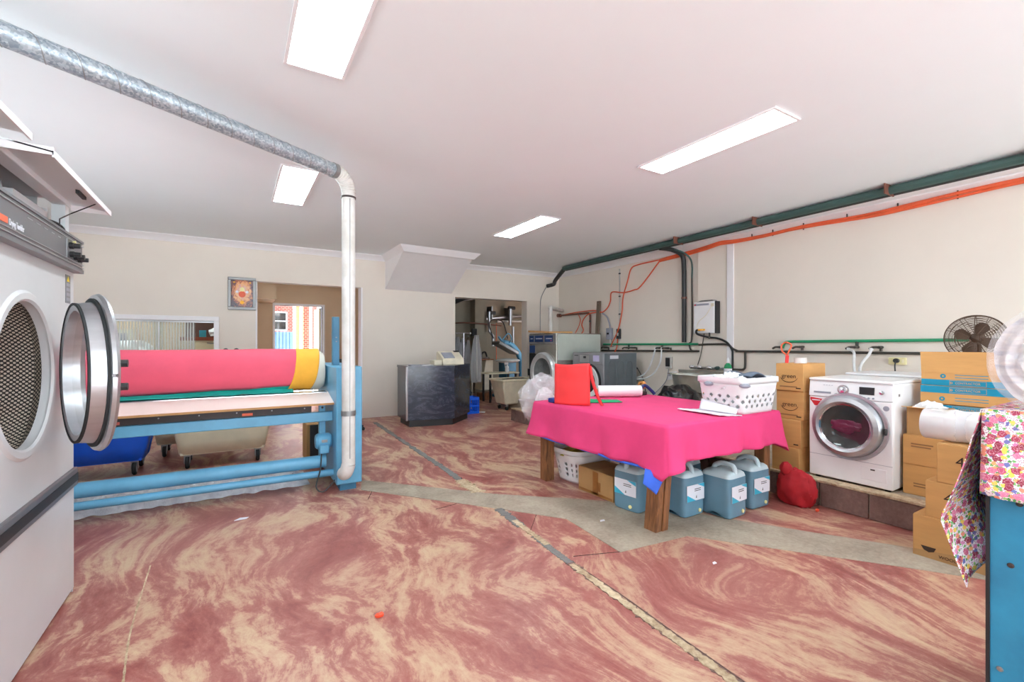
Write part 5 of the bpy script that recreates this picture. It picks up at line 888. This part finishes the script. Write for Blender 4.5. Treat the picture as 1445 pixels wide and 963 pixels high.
# ================================================================== boxes left of the washing machine
zs = [.215, .445, .69, .945, 1.19]
names = ['cardboard box at the bottom of the stack left of the washing machine', 'second cardboard box up in the stack left of the washing machine', 'third cardboard box up, with printed smile, left of the washing machine', 'top cardboard box with printed smile logo, left of the washing machine']
for k in range(4):
    dx, dy = [(-.03,.02),(-.02,.01),(.01,0),(0,0)][k]; x0, y0 = 4.27+dx, 2.065+dy
    b = carton('cardboard_box', names[k], x0, x0+.40, y0, y0+.235, zs[k], zs[k+1]-.001, group='stacked cardboard boxes')
    if k >= 2:
        ym, zm = y0+.12, zs[k]+.13; letters('green', .055, m_ink, b, (x0-.0008, ym, zm), (-1,0,0)); part('smile', MB().tube([(x0-.0006, ym+.075*math.cos(a), zm-.0-.055*math.sin(a)) for a in [math.pi*q/14 for q in range(1,14)]], [.0008+.0022*math.sin(math.pi*q/14) for q in range(1,14)], 6), m_ink, b); part('print_line', MB().box(x0-.001,x0,ym-.07,ym+.08,zs[k]+.03,zs[k]+.042), m_ink_l, b)
    part('print_line', MB().box(x0-.001,x0,y0+.02,y0+.06,zs[k]+.02,zs[k]+.03), m_ink, b)
o = thing('cable_loop', 'red and orange cable loop standing on the top box', 'cable', (4.36, 2.26, 1.19)); part('loop', MB().tube(bez([(4.36,2.25,1.19),(4.36,2.245,1.25),(4.36,2.29,1.30),(4.37,2.30,1.355),(4.37,2.26,1.38),(4.37,2.215,1.355),(4.36,2.23,1.30),(4.36,2.25,1.25)]), .007, 8), m_orange, o); part('grip', MB().cyl((4.36,2.25,1.19),(4.36,2.245,1.26),.014), m_red, o)
solo('clear_tape_roll', 'clear tape roll lying on the top box', 'tape', MB().lathe([(.03,0),(.05,0),(.05,.048),(.03,.048)], (4.42,2.16,1.19), (0,0,1), 24, closed=True), m_film2)

# ================================================================== white washing machine
w = thing('washing_machine', 'white front loading washing machine with chrome porthole on the plinth', 'washing machine', (4.6, 1.73, .22))
X0, Y0, Y1, Z0, Z1 = 4.30, 1.435, 2.03, .235, 1.075
part('cabinet', MB().box(X0+.02,X0+.60,Y0,Y1,Z0,Z1-.025), m_white, w, bevel=.012); part('front', MB().box(X0,X0+.03,Y0,Y1,Z0,Z1-.16), m_white, w, bevel=.01); part('lid', MB().box(X0-.002,X0+.61,Y0-.002,Y1+.002,Z1-.024,Z1), m_white, w, bevel=.01)
fp = part('control_fascia', MB().hexa([(X0-.004,Y0,Z1-.158),(X0+.03,Y0,Z1-.158),(X0+.03,Y1,Z1-.158),(X0-.004,Y1,Z1-.158)], [(X0+.012,Y0,Z1-.024),(X0+.03,Y0,Z1-.024),(X0+.03,Y1,Z1-.024),(X0+.012,Y1,Z1-.024)]), m_white, w, bevel=.005)
part('drawer_handle', MB().box(X0-.004,X0+.01,1.86,1.99,Z1-.13,Z1-.115), m_grey_pl, fp); kb = part('dial', MB().lathe([(0,0),(.035,0),(.035,.012),(.026,.016),(.022,.032),(0,.034)], (X0+.004,1.77,Z1-.09), (-1,0,0), 28), m_chrome, fp); part('dial_ring', MB().lathe([(.036,.0),(.042,.0),(.042,.008),(.036,.008)], (X0+.004,1.77,Z1-.09), (-1,0,0), 28, closed=True), m_alu, kb)
part('display', MB().box(X0-.003,X0+.01,1.555,1.655,Z1-.115,Z1-.055), m_dark, fp)
for yy, zz, rr in ((1.82,.13,.011),(1.72,.13,.012),(1.65,.14,.007),(1.62,.14,.007),(1.59,.14,.007),(1.56,.14,.007),(1.505,.09,.016)): part('button', MB().lathe([(0,0),(rr,0),(rr,.008),(0,.01)], (X0-.002,yy,Z1-zz), (-1,0,0), 16), m_chrome if rr > .01 else m_grey_pl, fp)
for k in range(4): part('print_line', MB().box(X0-.001,X0+.004,1.845+k*.02,1.857+k*.02,Z1-.06,Z1-.057), m_grey_pl, fp)
yc2, zc2 = 1.742, .69
dr_ = part('door', MB().lathe([(.178,.03),(.186,.055),(.205,.068),(.235,.055),(.252,.02),(.255,0)], (X0,yc2,zc2), (-1,0,0), 56), m_alu, w); part('door_seat', MB().lathe([(.25,0),(.275,0),(.272,.012),(.25,.012)], (X0,yc2-.012,zc2), (-1,0,0), 56, closed=True), m_alu, dr_); part('inner_ring', MB().lathe([(.178,.034),(.185,.056),(.176,.05),(.166,.02)], (X0,yc2,zc2), (-1,0,0), 48), m_chrome, dr_)
part('glass', MB().lathe([(0,.006),(.08,.009),(.13,.018),(.18,.042)], (X0,yc2,zc2), (-1,0,0), 48), m_glassd, dr_); part('handle', MB().box(X0-.03,X0,yc2-.272,yc2-.258,zc2-.03,zc2+.02), m_dark, dr_, bevel=.004)
part('drum_washing', MB().lathe([(0,.001)], (X0,0,0), (-1,0,0), 3).blob((X0-.012,yc2+.005,zc2-.0),(.006,.12,.045),.35,1.8,28,3,None,2), M('wine_washing', (96, 34, 58), .25), dr_)
part('red_sticker', MB().prism_x([(1.925,.895),(2.02,.905),(2.02,.885),(1.985,.835),(1.965,.835)], X0-.0015, X0), m_redst, w); part('sticker_print', MB().box(X0-.002,X0-.001,1.94,2.005,.878,.886), m_labelw, w)
part('service_flap', MB().box(X0-.002,X0+.005,1.475,1.645,.285,.385), m_white, w, bevel=.002); part('flap_catch', MB().box(X0-.004,X0,1.55,1.58,.365,.375), m_dark, w); part('badge', MB().lathe([(0,0),(.02,0),(.02,.003),(0,.004)], (X0,1.478,.865), (-1,0,0), 16), m_grey_pl, w); part('front_seam', MB().box(X0-.0008,X0+.002,Y0+.004,Y1-.004,.418,.421), m_grey_pl, w)
part('side_mark', MB().box(X0+.1,X0+.13,Y0-.001,Y0,.955,.975), m_panel, w)
for x_ in (X0+.05,X0+.54):
    for y_ in (Y0+.05,Y1-.05): part('foot', MB().cyl((x_,y_,.215),(x_,y_,.24),.02), m_dark, w)
o = thing('rear_washer', 'second white machine standing behind the washing machine', 'washing machine', (5.3, 1.5, .215)); part('cabinet', MB().box(4.98,5.58,1.44,2.02,.235,1.07), m_white, o, bevel=.015); part('lid', MB().box(4.97,5.59,1.43,2.03,1.07,1.095), m_white, o, bevel=.008); part('plinth_base', MB().box(5.0,5.56,1.46,2.0,.215,.24), m_dark, o)
# ================================================================== boxes right of the washing machine
def print_lines(b, x, yc, z, w, mat, rows=2, h=.01):
    for k in range(rows): part('print_line', MB().box(x-.001,x,yc-w/2*(1-.2*k),yc+w/2,z-k*.02,z-k*.02+h), mat, b)
b = carton('cardboard_box', 'plain box at the bottom right of the washing machine', 4.42, 4.80, 1.175, 1.415, .215, .445, group='boxes right of the washing machine'); print_lines(b, 4.42, 1.29, .30, .12, m_ink_l)
b = carton('cardboard_box', 'middle plain box right of the washing machine', 4.42, 4.80, 1.175, 1.415, .446, .67, group='boxes right of the washing machine'); print_lines(b, 4.42, 1.30, .60, .13, m_ink_l)
ob = thing('open_box', 'open topped box holding white plastic right of the washing machine', 'box', (4.6, 1.3, .67)); part('carton', MB().box(4.45,4.456,1.17,1.40,.671,.88).box(4.62,4.626,1.17,1.40,.671,.88).box(4.456,4.62,1.17,1.176,.671,.88).box(4.456,4.62,1.394,1.40,.671,.88).box(4.456,4.62,1.176,1.394,.671,.677), m_card_d, ob); part('flap', MB().hexa([(4.44,1.17,.878),(4.456,1.17,.878),(4.456,1.40,.878),(4.44,1.40,.878)], [(4.37,1.17,.886),(4.375,1.17,.89),(4.375,1.41,.89),(4.37,1.41,.886)]), m_card, ob); print_lines(ob, 4.45, 1.26, .76, .11, m_ink_l)
solo('white_bag_fill', 'white plastic spilling from the open box', 'plastic', MB().blob((4.54,1.285,.875),(.075,.09,.05),.2,3,24,3), m_white_pl)
def contractor(label, x, y0, y1, z0, z1, openf=False, inv=False):
    b = thing('contractor_box', label, 'box', (x+.15, (y0+y1)/2, z0), 'teal printed boxes'); zt = z0+.10 if openf else z1
    part('carton', MB().box(x,x+.34,y0,y1,z0,zt), m_card, b, bevel=.003)
    za, zb = (zt-.055, zt) if inv else (z0, z0+.048); pz = part('print_band', MB().box(x-.0012,x,y0+.002,y1-.002,za+.001,zb-.001), m_tealprint, b); zmid = (za+zb)/2
    letters('CONTRACTOR', .022, m_card, pz, (x-.0014, (y0+y1)/2-.0, zmid), (-1,0,0), sx=.9); fr = (y0+y1)/2
    part('print_frame', MB().box(x-.0016,x-.001,fr-.1,fr+.1,zmid+.017,zmid+.019).box(x-.0016,x-.001,fr-.1,fr+.1,zmid-.019,zmid-.017).box(x-.0016,x-.001,fr+.098,fr+.1,zmid-.019,zmid+.019).box(x-.0016,x-.001,fr-.1,fr-.098,zmid-.019,zmid+.019), m_card, pz); part('print_dot', MB().lathe([(.004,0),(.008,0)], (x-.0015, fr+.09, zmid), (-1,0,0), 14), m_card, pz, fix=False)
    zl = (z0+za)/2 if inv else (zb+zt)/2
    part('emblem', MB().lathe([(.007,0),(.017,0)], (x-.0012, y1-.13, zl), (-1,0,0), 20), m_tealprint, b, fix=False)
    for k in range(2): part('print_line', MB().box(x-.001,x,fr-.11,fr+.07,zl+.008-k*.02,zl+.013-k*.02), m_tealprint, b)
    if openf:
        part('raised_flap', MB().hexa([(x,y0,zt),(x+.006,y0,zt),(x+.006,y1,zt),(x,y1,zt)], [(x+.02,y0-.005,z1),(x+.026,y0-.005,z1),(x+.026,y1+.012,z1),(x+.02,y1+.012,z1)]), m_card, b); part('raised_flap', MB().box(x+.33,x+.336,y0,y1,zt,z1-.03), m_card_d, b)
    return b
contractor('open teal and brown carton on top of the stack before the fan', 4.66, .84, 1.375, 1.045, 1.305, True)
contractor('second teal banded carton of the stack before the fan', 4.64, .83, 1.375, .905, 1.043, inv=True)
contractor('third teal banded carton, behind the plastic roll', 4.64, .83, 1.345, .675, .90, inv=True)
b = carton('cardboard_box', 'plain carton under the teal banded cartons', 4.82, 5.2, .85, 1.17, .215, .672, m_card_d)
b = carton('cardboard_box', 'plain carton wedged under the front of the teal banded cartons', 4.45, 4.81, .85, 1.165, .215, .672, m_card_d)
# near boxes on the floor
def near(label, x, y0, y1, z0, z1, txt):
    b = carton('cardboard_box', label, x, x+.40, y0, y1, z0, z1, group='boxes stacked on the floor at the right')
    if txt: letters(txt, .085, m_ink, b, (x-.0012, y1-.13, (z0+z1)/2+.02), (-1,0,0)); part('print_frame', MB().box(x-.0012,x,y1-.21,y1-.12,z0+.04,z0+.045).box(x-.0012,x,y1-.21,y1-.12,z0+.078,z0+.083).box(x-.0012,x,y1-.125,y1-.12,z0+.04,z0+.083), m_ink, b)
    return b
b = near('bottom floor box printed WOOL WASH, at the right by the concrete strip', 3.77, .72, 1.155, 0, .265, None)
part('smile', MB().prism_x([(1.115,.075),(1.04,.075),(1.05,.05),(1.075,.04),(1.10,.05)], 3.7692, 3.77), m_ink, b); letters('WOOL WASH', .026, m_ink, b, (3.769,.945,.03), (-1,0,0)); part('print_band', MB().hexa([(3.7695,.725,.002),(3.77,.725,.002),(3.77,1.15,.002),(3.7695,1.15,.002)], [(3.7695,.725,.095),(3.77,.725,.095),(3.77,1.15,.04),(3.7695,1.15,.04)]), m_card_d, b)
near('middle floor box with a bold printed number under the plastic roll box', 3.78, .70, 1.095, .266, .497, '40'); near('top floor box with a bold printed number, under the clear plastic roll', 3.78, .66, 1.04, .498, .742, '40')
pr = thing('film_roll', 'shiny clear plastic film roll on the box stack beside the floral cloth', 'roll', (3.92, .9, .742)); part('film', MB().lathe([(.03,0),(.095,0),(.1,.01),(.1,.12)]+[(.1+.006*math.sin(k*1.7), .12+k*.03) for k in range(10)]+[(.1,.5),(.095,.51),(.03,.51)], (3.93,1.14,.843), (-.03,-1,0), 40, closed=True), m_film2, pr); part('core', MB().lathe([(.024,-.004),(.03,-.004),(.03,.51),(.024,.51)], (3.93,1.14,.843), (-.03,-1,0), 20, closed=True), m_card, pr)
part('loose_film', MB().grid(lambda u, v: (3.93-.104*math.cos(v*2.3-1.0)-.003*nz(u*8, v*6), .99-.36*u, .843+.106*math.sin(v*2.3-1.0)+.006*nz(u*9, v*5, 3)), 26, 14), m_film, pr)
# fan
fa = thing('desk_fan', 'brown metal caged fan behind the teal cartons', 'fan', (5.3, 1.2, .215)); fc = Vector((5.3,1.21,1.41)); fx_ = Vector((-1,-.12,.0)).normalized()
s1 = fx_.cross(Vector((0,0,1))).normalized(); RF = .195
def ringpts(r_, off, n=44): return [fc+fx_*off+(s1*math.cos(2*math.pi*k/n)+Vector((0,0,1))*math.sin(2*math.pi*k/n))*r_ for k in range(n)]
def dome(r_): return .085*math.sqrt(max(0, 1-(r_/(RF*1.02))**2))
cage = MB().tube(ringpts(RF, 0), .005, 6, closed=True)
for k in range(20): r_ = RF*(.97-.042*k); cage.tube(ringpts(r_, dome(r_)), .002, 4, closed=True)
for k in range(12):
    a = 2*math.pi*k/12; dirv = s1*math.cos(a)+Vector((0,0,1))*math.sin(a); cage.tube([fc+dirv*(RF*q)+fx_*dome(RF*q) for q in (1, .92, .8, .6, .4, .2)], .0028, 4)
part('front_cage', cage, m_fan, fa)
cage = MB()
for k in range(9): r_ = RF*(.97-.09*k); cage.tube(ringpts(r_, -dome(r_)), .0019, 4, closed=True)
for k in range(16): a = 2*math.pi*k/16; dirv = s1*math.cos(a)+Vector((0,0,1))*math.sin(a); cage.tube([fc+dirv*(RF*q)-fx_*dome(RF*q) for q in (1, .92, .8, .6, .4, .2)], .0022, 4)
part('rear_cage', cage, m_fan, fa)
for q in range(4):
    a0 = 2*math.pi*q/4+.4; part('blade', MB().grid(lambda u, v, a0=a0: tuple(fc+(s1*math.cos(a0+1.1*(u-.5)*(1-.2*v))+Vector((0,0,1))*math.sin(a0+1.1*(u-.5)*(1-.2*v)))*(.03+.11*v*(1-.25*(2*u-1)**2))+fx_*.03*(u-.5)), 10, 8), M('fan_blade', (84, 62, 50), .4), fa, solid=.003)
part('hub', MB().lathe([(0,.03),(.03,.02),(.035,-.02),(.05,-.05),(.05,-.16),(0,-.17)], fc, fx_, 20), m_fan, fa); part('stand', MB().cyl((5.38,1.2,.24),(5.38,1.21,1.36),.018), m_fan, fa); part('base', MB().lathe([(0,0),(.17,0),(.16,.025),(0,.04)], (5.38,1.2,.215), (0,0,1), 28), m_fan, fa)

# ================================================================== blue cabinet with floral cloth, right foreground
cb = thing('blue_cabinet', 'worn blue painted timber cabinet at the right edge', 'cabinet', (2.5, -.1, 0))
part('side', MB().box(2.205,2.225,-.7,.475,0,1.12), m_bluecab, cb, bevel=.003); part('end_panel', MB().box(2.225,2.75,.455,.475,0,1.12), m_bluecab, cb); part('top', MB().box(2.2,2.76,-.7,.48,1.12,1.14), m_bluecab, cb, bevel=.003); part('back', MB().box(2.74,2.76,-.7,.455,0,1.12), m_bluecab, cb); part('edge_batten', MB().box(2.198,2.206,.468,.478,0,1.1), m_dark, cb)
for z_, y_ in ((.27,.445),(.84,.40),(.63,.42)): part('screw', MB().lathe([(0,0),(.009,0),(.007,.004),(0,.005)], (2.205,y_,z_), (-1,0,0), 12), m_zinc if z_ < .5 else m_brown, cb)
# cloth: unfolded coordinates s (across the cabinet end, along -Y), t (down)
def fcl():
    mb = MB()
    mb.grid(lambda u, v: (2.195+.55*v, .485-1.15*u, 1.144+.002*nz(u*5, v*5)), 14, 8, 1.15, .55)                               # top
    mb.grid(lambda u, v: (2.19-.010*v-.012*v*math.sin(u*26)-.012*v*(u < .06), .485-1.15*u, 1.144-(.285+.01*math.sin(u*9))*v), 60, 12, 1.15, .29)      # skirt on the long side
    def endf(u, v):
        f_ = (1-u)**1.3; hem = .30+.33*f_; drop = hem*v; fl = .012+.085*f_*((v/.65)**1.6 if v < .65 else 1-.9*(v-.65)/.35)
        return (2.19+.56*u-.01*v*(1-u)*0+.012*math.sin(u*18)*v, .487+fl*min(1, v*6)+.018*math.sin(u*15+1)*v, 1.144-drop)
    mb.grid(endf, 40, 24, .55, .62)
    return mb
fcloth = thing('floral_cloth', 'white cotton cloth printed with pink and yellow flowers over the blue cabinet', 'cloth', (2.4, .2, .5)); part('drape', fcl(), m_floral, fcloth, solid=.003, fix=False)
bd = thing('quilt_bundle', 'rolled quilt wrapped in clear plastic on the floral cloth', 'bundle', (2.5, .33, 1.15)); bc = Vector((2.27,.335,1.315))
part('quilt', MB().grid(lambda u, v: ((lambda a, r: (bc.x+.01+.012*math.sin(r*150+3*nz(math.cos(a)*2, math.sin(a)*2, 5))+.02*nz(math.cos(a)*r*22, math.sin(a)*r*30, 2), bc.y+r*.93*math.cos(a), bc.z+r*1.12*math.sin(a)))(2*math.pi*u, .15*v)), 72, 36), m_bundle, bd)
part('quilt_side', MB().grid(lambda u, v: (bc.x+.02+.5*v, bc.y+.14*math.cos(2*math.pi*u), bc.z+.168*math.sin(2*math.pi*u)), 40, 6), m_bundle, bd)
part('film', MB().grid(lambda u, v: ((lambda a, r, x: (x, bc.y+r*math.cos(a)*.95, bc.z+r*1.13*math.sin(a)))(2*math.pi*u, (.16*min(1, v*2.4)**.5)*(1+.035*nz(math.cos(2*math.pi*u)*3, math.sin(2*math.pi*u)*3, v*4)), bc.x-.02+.012*nz(math.cos(2*math.pi*u)*5, math.sin(2*math.pi*u)*5, v*9)+(0 if v < .42 else (v-.42)*.9))), 72, 26), m_film3, bd)

solo('cardboard_piece', 'piece of brown cardboard standing behind the lattice basket', 'cardboard', MB().box(3.655,3.9,2.60,2.63,.787,.95), m_card_d, bevel=.003)
